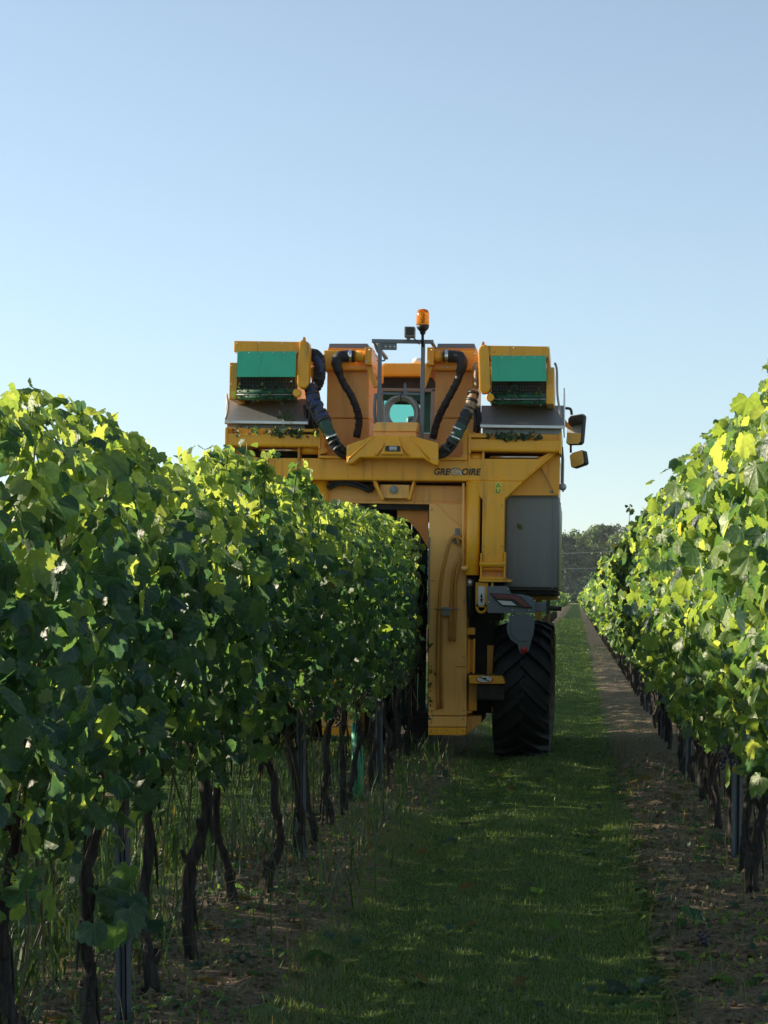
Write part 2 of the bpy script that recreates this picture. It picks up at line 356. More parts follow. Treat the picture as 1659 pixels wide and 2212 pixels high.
# ------------------------------------------------------------------ vine leaves
HALF = [(0, 1.0), (.12, .90), (.23, .91), (.31, .80), (.38, .70), (.52, .75), (.64, .66), (.63, .52), (.71, .40), (.65, .25), (.67, .09), (.54, -.06), (.45, -.20), (.25, -.21), (.09, -.07)]
def leaf_shape(seed, cup, fold, wave, asym):
    q = random.Random(seed)
    pts = [(x * (1 + asym) * q.uniform(.93, 1.07), y * q.uniform(.95, 1.05)) for x, y in HALF]
    left = [(-x * (1 - asym) * q.uniform(.93, 1.07), y * q.uniform(.95, 1.05)) for x, y in HALF[1:]][::-1]
    out = pts + left
    V = [(0, 0, 0)]
    for i, (x, y) in enumerate(out):
        r2 = x * x + y * y
        V.append((x, y, -cup * r2 + fold * abs(x) + wave * math.sin(3.1 * math.atan2(x, y) + seed) * r2 ** .5 + (0.045 if i % 2 else -0.03)))
    n = len(out)
    F = np.array([(0, 1 + (i + 1) % n, 1 + i) for i in range(n) if i != n // 2], np.int32)
    return np.array(V), F
SHAPES = [leaf_shape(k, *a) for k, a in enumerate([(.35, .12, .08, .06), (.60, -.05, .10, -.05), (.25, .40, .08, .03), (.85, .2, .12, 0), (-.2, .32, .12, .07), (.5, .55, .07, -.07), (.45, -.25, .14, .02), (1.0, .4, .09, -.03)])]
SMALL = (np.array([(0, 0, 0), (0, 1, -.15), (.62, .45, .05), (.45, -.15, .02), (-.45, -.15, .03), (-.62, .45, .06)]), np.array([(0, 2, 1), (0, 3, 2), (0, 5, 4), (0, 1, 5)], np.int32))
def mid_shape(k):
    V, F = SHAPES[k]; idx = [0, 1, 3, 5, 7, 9, 11, 13, 14, 15, 16, 17, 19, 21, 23, 25, 27, 29]
    idx = [0] + [i for i in (1, 3, 5, 7, 9, 11, 13, 14, 17, 18, 20, 22, 24, 26, 28) if i < len(V)]
    n = len(idx) - 1
    return V[idx], np.array([(0, 1 + (i + 1) % n, 1 + i) for i in range(n) if i != 7], np.int32)
MID = [mid_shape(k) for k in range(8)]
TINT = np.array([(.022, .062, .034), (.042, .100, .036), (.025, .072, .050), (.102, .176, .040), (.172, .252, .066), (.25, .25, .06), (.09, .04, .02), (.070, .060, .034)])  # leaf greens, the dark ones picked for shade, the pale ones for sun
LEAFM = {}
def leaf_mesh(s, c):
    if (s, c) not in LEAFM:
        V, F = SHAPES[s]
        LEAFM[(s, c)] = np_mesh('leaf', V, [F], M['leaf'], tint=TINT[c], lv=V)
    return LEAFM[(s, c)]

def frames(n, t):
    n = n / np.linalg.norm(n, axis=1, keepdims=True)
    t = t - n * (t * n).sum(1, keepdims=True); t = t / (np.linalg.norm(t, axis=1, keepdims=True) + 1e-9)
    return np.stack([np.cross(t, n), t, n], -1)         # columns: width, tip, normal

def gen_leaves(X0, y0, y1, per_m, topf, botf, half, young, cam_side, mix, lift=0.0):
    n = int(per_m * (y1 - y0)); y = rng.uniform(y0, y1, n)
    top = topf(y); bot = botf(y)
    s = rng.random(n) ** 0.85
    z = bot + s * (top - bot)
    keep = (fbm(y * 2.3 + X0, z * 2.6 + 3) > 0.33) | (rng.random(n) < 0.45)
    keep &= rng.random(n) < np.interp(s, [0, .12, .22, .32], [.26, .42, .72, 1])
    keep &= (s < 0.62) | (rng.random(n) < np.interp(s, [.55, .8, 1], [1, .55, .5]))
    y, top, bot, s, z = [a[keep] for a in (y, top, bot, s, z)]; n = len(y)
    side = np.where(rng.random(n) < 0.62, cam_side, -cam_side)
    prof = np.interp(s, [0, .12, .4, .75, .92, 1.0], [.55, .8, 1.0, .95, .55, .22])
    w = half(y) * prof * (0.42 + 1.15 * fbm(y * 1.6 + 31 + side * 7, z * 1.7))
    q = 1 - np.abs(rng.normal(0, 0.33, n)); q = np.clip(q, -.3, 1.12) + np.where(rng.random(n) < .06, rng.uniform(.1, .55, n), 0)
    x = X0 + lift * (z - 1.4) + side * w * q
    el = np.radians(rng.normal(np.interp(s, [0, .75, 1], [12, 22, 52]), 26, n)); az = np.radians(rng.normal(0, 42, n))
    nv = np.stack([side * np.cos(el) * np.cos(az), np.cos(el) * np.sin(az), np.sin(el)], -1)
    tv = np.stack([rng.normal(0, .38, n) + side * .25, rng.normal(0, .55, n), -np.ones(n) + rng.normal(0, .35, n)], -1)
    size = np.clip(rng.normal(.047, .012, n) + .012 * (rng.random(n) < .12), .024, .085) * np.interp(s, [0, .15, .8, 1], [.72, .95, 1, .72])
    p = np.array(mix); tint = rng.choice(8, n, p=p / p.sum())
    yg = rng.random(n) < np.interp(s, [.62, .9], [0.05, young]); tint = np.where(yg, np.where(rng.random(n) < .55, 4, 3), tint)  # more pale leaves towards the top: young growth plus a painted sunlit rim
    out = side * cam_side * q + np.where(s > .85, .5, 0)
    return dict(pos=np.stack([x, y, z], -1), fr=frames(nv, tv), size=size, tint=tint, shape=rng.integers(0, 8, n), out=out)

def shoots(X0, y0, y1, per_m, topf, ln=(.05, .15)):
    """young shoot tips above the canopy: small pale leaves alternating along a stem"""
    P, Fr, Sz, Ti, stems = [], [], [], [], []
    for k in range(int(per_m * (y1 - y0))):
        y = rng.uniform(max(y0, 9.0 if X0 > 0 else y0), y1); x = X0 + rng.normal(0, .11); z0 = float(topf(np.array([y]))[0]) - .13; L = rng.uniform(*ln)
        d = np.array([rng.normal(.12, .3), rng.normal(0, .45), 1.0]); d /= np.linalg.norm(d)
        stems.append(((x, y, z0 - .1), tuple(np.array([x, y, z0]) + d * L * .6), tuple(np.array([x, y, z0]) + d * L + np.array([0, 0, -.01]))))
        m_ = int(4 + L * 22)
        for j in range(m_):
            u = j / m_; a = rng.uniform(0, 6.28)
            P.append(np.array([x, y, z0]) + d * L * (u + .1) + np.array([math.cos(a), math.sin(a), 0]) * .02)
            nv = np.array([math.cos(a) * .7, math.sin(a) * .7, 1.0]) + rng.normal(0, .3, 3)
            Fr.append((nv, np.array([math.cos(a), math.sin(a), -.35]))); Sz.append(.046 * (1 - .45 * u) * rng.uniform(.8, 1.2)); Ti.append(rng.choice([3, 4, 4, 1]))
    n = len(P)
    fr = frames(np.array([f[0] for f in Fr]), np.array([f[1] for f in Fr]))
    return dict(pos=np.array(P), fr=fr, size=np.array(Sz), tint=np.array(Ti), shape=rng.integers(0, 8, n), out=np.full(n, 1.4)), stems

def cat_leaves(*ds): return {k: np.concatenate([d[k] for d in ds]) for k in ds[0]}
def sub_leaves(d, idx): return {k: v[idx] for k, v in d.items()}

def joined(name, d, parent=None, origin=(0, 0, 0), small=False, scale=1.0, mid=False):
    Vs, Fs, Ts, Ls, off = [], [], [], [], 0
    for s in ([0] if small else range(8)):
        V0, F0 = SMALL if small else (MID[s] if mid else SHAPES[s])
        k = np.arange(len(d['pos'])) if small else np.nonzero(d['shape'] == s)[0]
        if not len(k): continue
        W = np.einsum('nij,vj->nvi', d['fr'][k] * (d['size'][k] * scale)[:, None, None], V0) + d['pos'][k][:, None, :] - np.array(origin)
        Vs.append(W.reshape(-1, 3)); Fs.append((F0[None] + (np.arange(len(k)) * len(V0))[:, None, None] + off).reshape(-1, 3))
        Ts.append(np.repeat(TINT[d['tint'][k]] * rng.uniform(.8, 1.25, (len(k), 1)), len(V0), 0)); Ls.append(np.tile(V0, (len(k), 1))); off += len(k) * len(V0)
    me = np_mesh(name, np.concatenate(Vs), Fs, M['leaf'], tint=np.concatenate(Ts), lv=np.concatenate(Ls))
    return tag(link(name, me, parent), kind='stuff')

# canopy outlines measured along the two rows
def prof(ys_, zs_, amp, seed):
    return lambda y: np.interp(y, ys_, zs_) + amp * (fbm(y * 1.5 + seed, y * 0 + seed) - .5)
top_l = prof([0, 5.0, 5.5, 6.3, 6.9, 7.4, 8.3, 9.1, 10.5, 12.3, 15, 17.0, 18.5, 24, 400], [1.88, 1.90, 1.94, 1.94, 1.89, 1.87, 2.04, 2.00, 1.88, 1.98, 2.02, 1.94, 1.76, 1.95, 2.0], .10, 3.3)
bot_l = lambda y: np.interp(y, [0, 6, 8, 12, 18, 400], [.56, .64, .78, .72, .66, .7]) + .25 * (fbm(y * 1.9, y * 0 + 9) - .5)
half_l = lambda y: np.interp(y, [0, 12, 15, 17.5, 400], [.29, .27, .20, .09, .30])
top_r = prof([0, 5, 8, 12, 20, 40, 400], [2.22, 2.22, 2.20, 2.23, 2.26, 2.26, 2.3], .16, 8.1)
bot_r = lambda y: np.interp(y, [0, 9, 14, 30, 400], [.60, .62, .56, .55, .5]) + .25 * (fbm(y * 1.9, y * 0 + 2) - .5)
half_r = lambda y: np.interp(y, [0, 9, 30, 400], [.36, .36, .36, .38])
MIX_L = [30, 34, 28, 8, .7, .12, .04, .2]  # mostly dark bluish leaves: the shade of this row is put into the colour
MIX_R = [5, 36, 8, 36, 12, 1.0, .05, .25]  # paler, yellower leaves: sunlight on this row is put into the colour

# ------------------------------------------------------------------ vines: one thing each
def trunk_mesh(bend, h, r, k):
    mb = MB()
    pts, rad = [(0, 0, -.04)], [r * 1.25]
    for j in range(1, 8):
        u = j / 7
        pts.append((R.uniform(-.022, .022) + bend * math.sin(u * 3.0) * .5 + .02 * math.sin(u * 5 + k), R.uniform(-.02, .02) + .5 * bend * math.sin(u * 2.2 + k), h * u))
        rad.append(r * (1.15 if j in (1, 7) else R.uniform(.8, 1.05)))
    mb.tube(pts, rad, n=10, sub=3, jit=.20)
    for _ in range(3):
        j = R.randrange(1, 6); a = R.uniform(0, 6.28); q = pts[j]; mb.tube([q, (q[0] + r * 1.1 * math.cos(a), q[1] + r * 1.1 * math.sin(a), q[2] + .03), (q[0] + r * 1.7 * math.cos(a), q[1] + r * 1.7 * math.sin(a), q[2] + .06)], [r * .7, r * .6, r * .3], n=6, sub=2, jit=.2)
    head = pts[-1]
    for sg in (-1, 1):
        mb.tube([head, (head[0] + R.uniform(-.05, .05), head[1] + sg * .12, h + .05), (0, sg * .38, h + R.uniform(.05, .12))], [r * .8, r * .5, r * .3], n=7, sub=3, jit=.12)
    for j in range(7):                                  # loose strips of bark
        z = R.uniform(.1, h); a = R.uniform(0, 6.28); rr = r * 1.08
        cx = np.interp(z, [p[2] for p in pts], [p[0] for p in pts]); cy = np.interp(z, [p[2] for p in pts], [p[1] for p in pts])
        mb.tube([(cx + rr * math.cos(a), cy + rr * math.sin(a), z), (cx + rr * 1.2 * math.cos(a), cy + rr * 1.2 * math.sin(a), z - .07), (cx + rr * 1.5 * math.cos(a + .2), cy + rr * 1.5 * math.sin(a + .2), z - .15)], [.004, .006, .002], n=4, sub=1)
    me = bpy.data.meshes.new('trunk'); mb.bm.to_mesh(me); mb.bm.free(); me.materials.append(M['bark']); return me
def cane_mesh(k, h0, h1):
    mb = MB(); x, y = R.uniform(-.05, .05), R.uniform(-.38, .38); p = [(x * .3, y * .8, h0 + R.uniform(-.04, .05))]
    for j in range(1, 5):
        x += R.uniform(-.08, .08); y += R.uniform(-.07, .07); p.append((x, y, h0 + (h1 - h0) * j / 4))
    mb.tube(p, [.0065, .006, .005, .0045, .003], n=5, sub=2)
    me = bpy.data.meshes.new('cane'); mb.bm.to_mesh(me); mb.bm.free(); me.materials.append(M['cane']); return me
def bunch_mesh(name, material, n=26):
    bm_ = bmesh.new()
    for j in range(n):
        u = j / n; a = j * 2.4; rr = .024 * (1 - u * .75)
        bmesh.ops.create_icosphere(bm_, subdivisions=1, radius=.0070, matrix=Matrix.Translation((rr * math.cos(a), rr * math.sin(a), -.10 * u + R.uniform(-.006, .006))))
    for f in bm_.faces: f.smooth = True
    me = bpy.data.meshes.new(name); bm_.to_mesh(me); bm_.free(); me.materials.append(material); return me
BUNCH = bunch_mesh('grape_bunch', M['grape']); GBUNCH = bunch_mesh('grape_bunch', M['greengrape'])
CANES_L = [cane_mesh(k, .82, 1.66) for k in range(9)]; CANES_R = [cane_mesh(k, .72, 1.85) for k in range(9)]

ORD = ['first', 'second', 'third', 'fourth', 'fifth', 'sixth', 'seventh', 'eighth', 'ninth', 'tenth']
def vine(x, y, bend, h, r, k, leaves, n_obj, label, group, canes, stems, cam_side, nb):
    root = tag(empty('grapevine', (x, y, 0)), label, 'grapevine', group)
    link('trunk', trunk_mesh(bend, h, r, k), root)
    for j in range(7): link('cane', canes[(k * 5 + j * 2) % 9], root, (R.uniform(-.05, .05), R.uniform(-.06, .06), 0))
    for j in range(4 if cam_side > 0 else 2):            # old canes and suckers that hang out of the row
        mb = MB(); yy = R.uniform(-.4, .4); xx = cam_side * R.uniform(-.02, .08); z0 = h + R.uniform(.0, .35); q_ = R.uniform(.18, .5); dy = R.uniform(-.22, .22)
        mb.tube([(xx, yy, z0), (xx + cam_side * R.uniform(.04, .14), yy + dy * .5, z0 - q_ * .35 + R.uniform(-.05, .08)), (xx + cam_side * R.uniform(.02, .16), yy + dy, z0 - q_)], [.0045, .0038, .002], n=5, sub=4)
        mb.build('cane', M['cane'], root)
    if stems:
        for st in stems: MB().tube([(p[0] - x, p[1] - y, p[2]) for p in st], [.0032, .0024, .0012], n=4, sub=2).build('shoot', M['shoot'], root)
    for j in range(nb):
        link('grape_bunch', GBUNCH if R.random() < .12 else BUNCH, root, (cam_side * R.uniform(.05, .20), R.uniform(-.4, .4), h + R.uniform(.02, .30)))
    n = len(leaves['pos'])
    order = np.argsort(-(leaves['out'] + rng.random(n) * .25))
    for i in order[:n_obj]:
        o = bpy.data.objects.new('leaf', leaf_mesh(int(leaves['shape'][i]), int(leaves['tint'][i]))); COL.objects.link(o); o.parent = root
        Mx = Matrix((leaves['fr'][i] * leaves['size'][i]).tolist()).to_4x4(); Mx.translation = Vector(leaves['pos'][i]) - Vector((x, y, 0)); o.matrix_basis = Mx
    rest = order[n_obj:]
    if len(rest): joined('foliage', sub_leaves(leaves, rest), root, (x, y, 0), mid=True)

def plant_row(X0, ys_, posts, y0, y1, per_m, topf, botf, half, young, cam_side, mix, canes, group, where, nobj, bends, per_shoot, h, r, nb, lift, extra=None):
    lv = gen_leaves(X0, y0, y1, per_m, topf, botf, half, young, cam_side, mix, lift)
    sh, stems = shoots(X0 + lift * .6, y0, y1, per_shoot, topf)
    lv = cat_leaves(lv, sh) if extra is None else cat_leaves(lv, sh, extra)
    ya = np.array(ys_); own = np.abs(lv['pos'][:, 1][:, None] - ya[None]).argmin(1)
    names = ['nearest', 'second', 'third', 'fourth', 'fifth']
    for k, y in enumerate(ys_):
        done = [p for p in posts if p < y]
        if done:
            c = sum(1 for q in ys_ if done[-1] < q <= y) - 1
            lab = f'{where}, {ORD[c]} trunk beyond its {names[len(done) - 1]} steel post'
        else:
            c = sum(1 for q in ys_ if y <= q < posts[0]) - 1
            lab = f'{where}, {ORD[c]} trunk in front of its nearest steel post'
        st = [s_ for s_ in stems if abs(s_[0][1] - y) == min(abs(s_[0][1] - q) for q in ys_)]
        vine(X0 + R.uniform(-.03, .03), y, bends[k % len(bends)], h * R.uniform(.94, 1.06), r * R.uniform(.8, 1.2), k, sub_leaves(lv, np.nonzero(own == k)[0]), nobj(y), lab, group, canes, st, cam_side, nb)

def clump(cx, cy, cz, n, r, mix, side):
    P = np.array([cx, cy, cz]) + rng.normal(0, 1, (n, 3)) * np.array(r)
    nv = np.stack([np.full(n, side * .8) + rng.normal(0, .4, n), -.5 + rng.normal(0, .4, n), .5 + rng.normal(0, .4, n)], -1)
    tv = np.stack([rng.normal(0, .5, n), rng.normal(0, .5, n), -np.ones(n)], -1); p = np.array(mix)
    return dict(pos=P, fr=frames(nv, tv), size=rng.uniform(.05, .085, n), tint=rng.choice(8, n, p=p / p.sum()), shape=rng.integers(0, 8, n), out=np.full(n, 1.5))

def PX(px, d): return (px - VX) * d / FPX
def PZ(py, d): return EYE + (VY - py) * d / FPX

low = cat_leaves(clump(-1.36, 6.15, .46, 20, (.06, .12, .06), MIX_L, 1), clump(-1.40, 5.25, .74, 12, (.06, .16, .08), MIX_L, 1), clump(-1.36, 7.5, .84, 10, (.06, .2, .05), MIX_L, 1))
posts_l = [6.52, 10.72, 14.95, 19.1]
vy_l = [4.55, 5.35, 6.12, 7.05, 7.80, 8.92, 9.48, 10.38, 11.25, 12.0, 12.75, 13.55, 14.4, 15.3, 16.1, 16.9, 17.7]
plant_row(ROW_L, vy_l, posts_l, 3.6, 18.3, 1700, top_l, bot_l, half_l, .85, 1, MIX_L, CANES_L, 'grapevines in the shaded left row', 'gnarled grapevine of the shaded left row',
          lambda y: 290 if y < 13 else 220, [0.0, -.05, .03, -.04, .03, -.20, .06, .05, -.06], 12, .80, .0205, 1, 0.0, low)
posts_r = [10.75, 15.3, 19.9, 24.5, 29.1]
vy_r = [6.0, 6.9, 7.8, 8.6, 9.4, 10.2, 11.2, 12.0, 12.9, 13.75, 14.6, 15.7, 16.6, 17.5, 18.4, 19.3, 20.3, 21.2, 22.1, 23.0, 23.9, 24.9, 25.8, 26.7, 27.6, 28.5]
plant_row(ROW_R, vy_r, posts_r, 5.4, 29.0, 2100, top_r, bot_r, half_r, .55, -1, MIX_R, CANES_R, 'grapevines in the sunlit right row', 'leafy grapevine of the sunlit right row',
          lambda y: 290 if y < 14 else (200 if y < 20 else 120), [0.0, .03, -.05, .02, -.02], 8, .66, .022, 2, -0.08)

# the rows go on, too far away to tell the vines apart, and the rows on either side of them
def far_row(X0, y0, y1, topf, botf, half, cam_side, mix, label, young=.6, dens=1.0):
    ds = []
    edges = [y0] + [e for e in (14, 30, 60, 120, 220) if y0 < e < y1] + [y1]
    for a, b_ in zip(edges, edges[1:]):
        sc = 1.0 if a < 14 else (1.25 if a < 30 else (1.7 if a < 60 else (2.6 if a < 120 else (4.0 if a < 220 else 6))))
        d = gen_leaves(X0, a, b_, dens * (1.8 if a < 30 else 1) * 760 / sc ** 2, topf, botf, half, young, cam_side, mix); d['size'] = d['size'] * sc * 1.15; ds.append(d)
    o = joined('vine_row', cat_leaves(*ds), small=True); tag(o, label, 'vine row', kind='stuff')
    mb = MB(); y = y0
    while y < min(y1, 150):
        mb.tube([(X0, y, -.05), (X0 + R.uniform(-.04, .04), y, .4), (X0, y, .95)], [.035, .028, .03], n=5, sub=1); y += .88 if y < 60 else 1.8
    tag(mb.build('vine_trunks', M['bark']), 'dark trunks under the ' + label.split(' of ', 1)[-1], 'vine trunks', kind='stuff')
far_row(ROW_L, 24.0, 384, top_l, bot_l, half_l, 1, MIX_L, 'distant continuation of the shaded row beyond the harvester')
far_row(ROW_R, 29.0, 384, top_r, bot_r, half_r, -1, MIX_R, 'distant continuation of the sunlit row beside the soil strip')
far_row(ROW_L - PITCH, 2.0, 384, top_l, bot_l, half_l, 1, MIX_L, 'neighbouring row of leafy vines behind the shaded row', dens=1.5)
far_row(ROW_L - 2 * PITCH, 2.0, 120, top_l, bot_l, half_l, 1, MIX_L, 'second neighbouring row of leafy vines behind the shaded row', dens=.6)
far_row(ROW_R + PITCH, 8.0, 384, top_r, bot_r, half_r, -1, MIX_R, 'neighbouring row of leafy vines behind the sunlit row', dens=.6)

# ------------------------------------------------------------------ posts and wires of the trellis
def post_mesh(h):
    mb = MB(); w, d, t_ = .046, .034, .004
    mb.prism([(-w/2, -d/2), (-w/2 + .012, -d/2), (-w/2 + .012, -d/2 + t_), (-w/2 + t_, -d/2 + t_), (-w/2 + t_, d/2 - t_), (-.008, d/2 - t_), (-.005, d/2 - .012), (.005, d/2 - .012), (.008, d/2 - t_), (w/2 - t_, d/2 - t_), (w/2 - t_, -d/2 + t_), (w/2 - .012, -d/2 + t_), (w/2 - .012, -d/2), (w/2, -d/2), (w/2, d/2), (-w/2, d/2)], h, axis='Z', a=-.1)
    for k in range(9):
        for sg in (-1, 1): mb.box(sg * (w/2 + .003) - .004, sg * (w/2 + .003) + .004, -.006, .006, .5 + k * .15, .52 + k * .15)
    me = bpy.data.meshes.new('trellis_post'); mb.bm.to_mesh(me); mb.bm.free(); me.materials.append(M['postmetal']); return me
pl, pr = post_mesh(1.95), post_mesh(2.1)
pn = ['nearest', 'second', 'third', 'fourth', 'fifth']
for k, y in enumerate(posts_l[:3]):
    o = link('trellis_post', pl, None, (ROW_L + .02, y, 0)); o.rotation_euler = (.006, -.008 * (k == 0), R.uniform(-.2, .2))
    tag(o, f'{pn[k]} grey galvanised steel post in the shaded row leading to the harvester', 'post', 'steel trellis posts')
for k, y in enumerate(posts_r):
    o = link('trellis_post', pr, None, (ROW_R - .02, y, 0)); o.rotation_euler = (0, .01, R.uniform(-.2, .2))
    tag(o, f'{pn[k]} grey galvanised steel post in the sunlit row along the soil strip', 'post', 'steel trellis posts')
for X0, zz, y1, nm in ((ROW_L, (.79, 1.15, 1.5), 18.2, 'shaded'), (ROW_R, (.70, 1.15, 1.6), 60, 'sunlit')):
    for z, hh in zip(zz, ('lowest', 'middle', 'top')):
        mb = MB(); mb.tube([(X0 + .026, 3 + (y1 - 3) * k / 10, z - (.02 if k % 2 else 0)) for k in range(11)], .0028, n=4, sub=1)
        tag(mb.build('trellis_wire', M['wire']), f'{hh} thin steel wire strung through the {nm} row of vines', 'wire', 'trellis wires')
# twisted wire end that ties the near trunk to the post
mb = MB()
for ph in (0, math.pi):
    mb.tube([(ROW_L + .05 + .004 * math.cos(ph + j * 1.1), 6.50 + j * .028, .80 + .005 * j * .55 + .004 * math.sin(ph + j * 1.1)) for j in range(22)], .0022, n=4, sub=1)
tag(mb.build('tie_wire', M['trim']), 'short twisted wire between the nearest left post and the next trunk', 'wire')
# plastic grow tube round a young vine
mb = MB(); gd = 13.67; gxp, gz1 = PX(771, gd), PZ(1562, gd)
mb.lathe([(.036, 0), (.038, gz1 * .5), (.036, gz1), (.033, gz1), (.033, .02)], (0, 0, 0), n=14)
o = mb.build('grow_tube', M['tube_green'], None, (gxp + .01, gd, 0)); o.rotation_euler = (0, -.025, 0)
tag(o, 'upright green plastic grow tube at the foot of the shaded vine row', 'grow tube')

# ------------------------------------------------------------------ grass, weeds, litter
def blades(name, x, y, h, wd, col, label, kind='stuff', lean=.85, catg='grass'):
    n = len(x); z = relief(x, y) - .005
    a = rng.uniform(0, 6.28, n); ln_ = np.abs(rng.normal(0, lean, n)) * h
    ax, ay = np.cos(a), np.sin(a); bx, by = -ay * wd / 2, ax * wd / 2
    V = np.zeros((n, 5, 3))
    for k, (u, sw, sg) in enumerate([(0, 1, -1), (0, 1, 1), (.55, .8, -1), (.55, .8, 1), (1, 0, 0)]):
        V[:, k, 0] = x + ax * ln_ * u * u + bx * sw * sg; V[:, k, 1] = y + ay * ln_ * u * u + by * sw * sg
        V[:, k, 2] = z + h * (u - .35 * np.minimum(1, ln_ / h) * u * u)
    base = (np.arange(n) * 5)[:, None]
    me = np_mesh(name, V.reshape(-1, 3), [base + np.array([[0, 1, 3, 2]]), base + np.array([[2, 3, 4]])], M['grass'], tint=np.repeat(col, 5, 0))
    return tag(link(name, me), label, catg, kind=kind)
def scatter(x0, x1, y0, y1, per):
    n = int((x1 - x0) * (y1 - y0) * per); return rng.uniform(x0, x1, n), rng.uniform(y0, y1, n)
parts_ = [scatter(-1.5, .95, 5.6, 9, 7500), scatter(-1.5, .95, 9, 13, 4600), scatter(-1.5, .95, 13, 24, 1900), scatter(-1.5, .9, 24, 60, 500), scatter(-1.3, .5, 60, 140, 110), scatter(-3.7, -1.5, 4.5, 12, 2200), scatter(-3.7, -1.5, 12, 24, 900)]
x = np.concatenate([p[0] for p in parts_]); y = np.concatenate([p[1] for p in parts_])
sm = soil_mask(x, y); keep = ~sm | (rng.random(len(x)) < .05); keep &= (fbm(x * 3.1, y * 2.3) > .34) | (rng.random(len(x)) < .5)
x, y, sm = x[keep], y[keep], sm[keep]; n = len(x)
patch = fbm(x * 1.1 + 40, y * .7)
h = rng.uniform(.014, .042, n) * (.55 + 1.0 * patch) * np.interp(row_dist(x), [.4, .65, .9], [1.5, 1.25, 1.0]) * np.interp(y, [6, 25, 60, 140], [1, 1.15, 1.5, 2.0])
wd = rng.uniform(.0022, .0045, n) * np.interp(y, [6, 13, 24, 60, 140], [.95, 1.2, 2.0, 4.5, 11])
c0 = np.array([.100, .170, .046]); c1 = np.array([.160, .225, .066]); c2 = np.array([.20, .155, .075])
mixv = np.clip(patch + rng.normal(0, .25, n), 0, 1)[:, None]; col = c0 * (1 - mixv) + c1 * mixv
dry = rng.random(n) < np.interp(row_dist(x), [.45, .75], [.20, .02]); col[dry] = c2 * rng.uniform(.6, 1.2, (dry.sum(), 1))
track = np.exp(-((np.abs(x + .33 + .05 * np.sin(y * .7)) - .44) / .13) ** 2) * (.5 + fbm(x * 2 + 7, y * .8)); h = h * (1 - .45 * np.clip(track, 0, 1)); col = col * (1 + .25 * np.clip(track, 0, 1)[:, None] * np.array([1.3, 1.0, .9]))
blades('grass', x, y, h, wd, col, 'short green grass growing on the tracks between the vine rows')
# taller weeds and dry stalks along the left row
x, y = scatter(-1.50, -.92, 8.0, 17.0, 260); k = rng.random(len(x)) < .75 * np.exp(-((x + 1.18) / .14) ** 2) * np.interp(y, [8, 10, 12, 16], [.15, .6, 1, 1]); x, y = x[k], y[k]; n = len(x)
col = np.array([.05, .10, .028]) * rng.uniform(.7, 1.5, (n, 1)); k = rng.random(n) < .10; col[k] = np.array([.20, .15, .07]) * rng.uniform(.6, 1.2, (k.sum(), 1))
blades('weeds', x, y, rng.uniform(.14, .42, n), rng.uniform(.004, .011, n), col, 'tall green weeds and dry stalks along the foot of the shaded row', catg='weeds')
x, y = scatter(-2.75, -1.58, 4.8, 17, 330); k = rng.random(len(x)) < .25 + .9 * (fbm(x * 1.3 + 5, y * .9) > .47); x, y = x[k], y[k]; n = len(x)
col = np.array([.040, .080, .024]) * rng.uniform(.6, 1.5, (n, 1)); k = rng.random(n) < .08; col[k] = np.array([.18, .13, .07])
blades('weeds', x, y, rng.uniform(.10, .40, n), rng.uniform(.005, .013, n), col, 'rank dark weeds standing behind the trunks of the shaded row', catg='weeds')
x, y = scatter(-2.0, 1.5, 5.4, 20, 70); k = soil_mask(x, y); x, y = x[k], y[k]; n = len(x)
col = np.array([.06, .115, .03]) * rng.uniform(.6, 1.4, (n, 1)); k = rng.random(n) < .45; col[k] = np.array([.26, .18, .09]) * rng.uniform(.5, 1.2, (k.sum(), 1))
blades('weed_tufts', x, y, rng.uniform(.05, .20, n), rng.uniform(.003, .006, n), col, 'thin weeds and dry stalks on the soil under the rows', catg='weeds')
# broad-leaved ground cover, fallen leaves, straw and twigs
def flat_leaves(name, x, y, size, tints, label, tilt=.35, up=.012):
    n = len(x); z = relief(x, y) + up * rng.random(n) + .008
    d = dict(pos=np.stack([x, y, z], -1), fr=frames(np.stack([rng.normal(0, tilt, n), rng.normal(0, tilt, n), np.ones(n)], -1), rng.normal(0, 1, (n, 3))), size=size, tint=rng.choice(tints, n), shape=rng.integers(0, 8, n))
    o = joined(name, d); tag(o, label, 'leaf litter', kind='stuff'); return o
x, y = scatter(-2.1, 1.5, 5.5, 17, 24); k = soil_mask(x, y) | (rng.random(len(x)) < .07); x, y = x[k], y[k]
flat_leaves('fallen_leaves', x, y, rng.uniform(.03, .075, len(x)), [2, 2, 0, 1, 7, 7, 7], 'fallen vine leaves, green and withered, scattered over the soil and grass')
x, y = scatter(-2.0, 1.45, 5.4, 13, 190); k = soil_mask(x, y) & (fbm(x * 3 + 3, y * 3) > .5); x, y = x[k], y[k]
flat_leaves('ground_cover', x, y, rng.uniform(.010, .026, len(x)), [1, 3, 3, 2], 'tiny green seedlings covering the soil under the rows', .5, .03)
x, y = scatter(-1.2, .4, 5.6, 20, 60); k = ~soil_mask(x, y) & (fbm(x * 1.4 + 60, y * 1.2) > .46); x, y = x[k], y[k]
flat_leaves('clover', x, y, rng.uniform(.012, .030, len(x)), [1, 3, 2, 0], 'patches of clover and small broad-leaved weeds in the grass track', .5, .05)
x, y = scatter(-1.1, .5, 6, 18, 2.2); flat_leaves('fallen_leaves', x, y, rng.uniform(.03, .06, len(x)), [2, 0, 1, 7], 'dark torn vine leaves dropped on the grass track', .5, .05)
mb = MB()
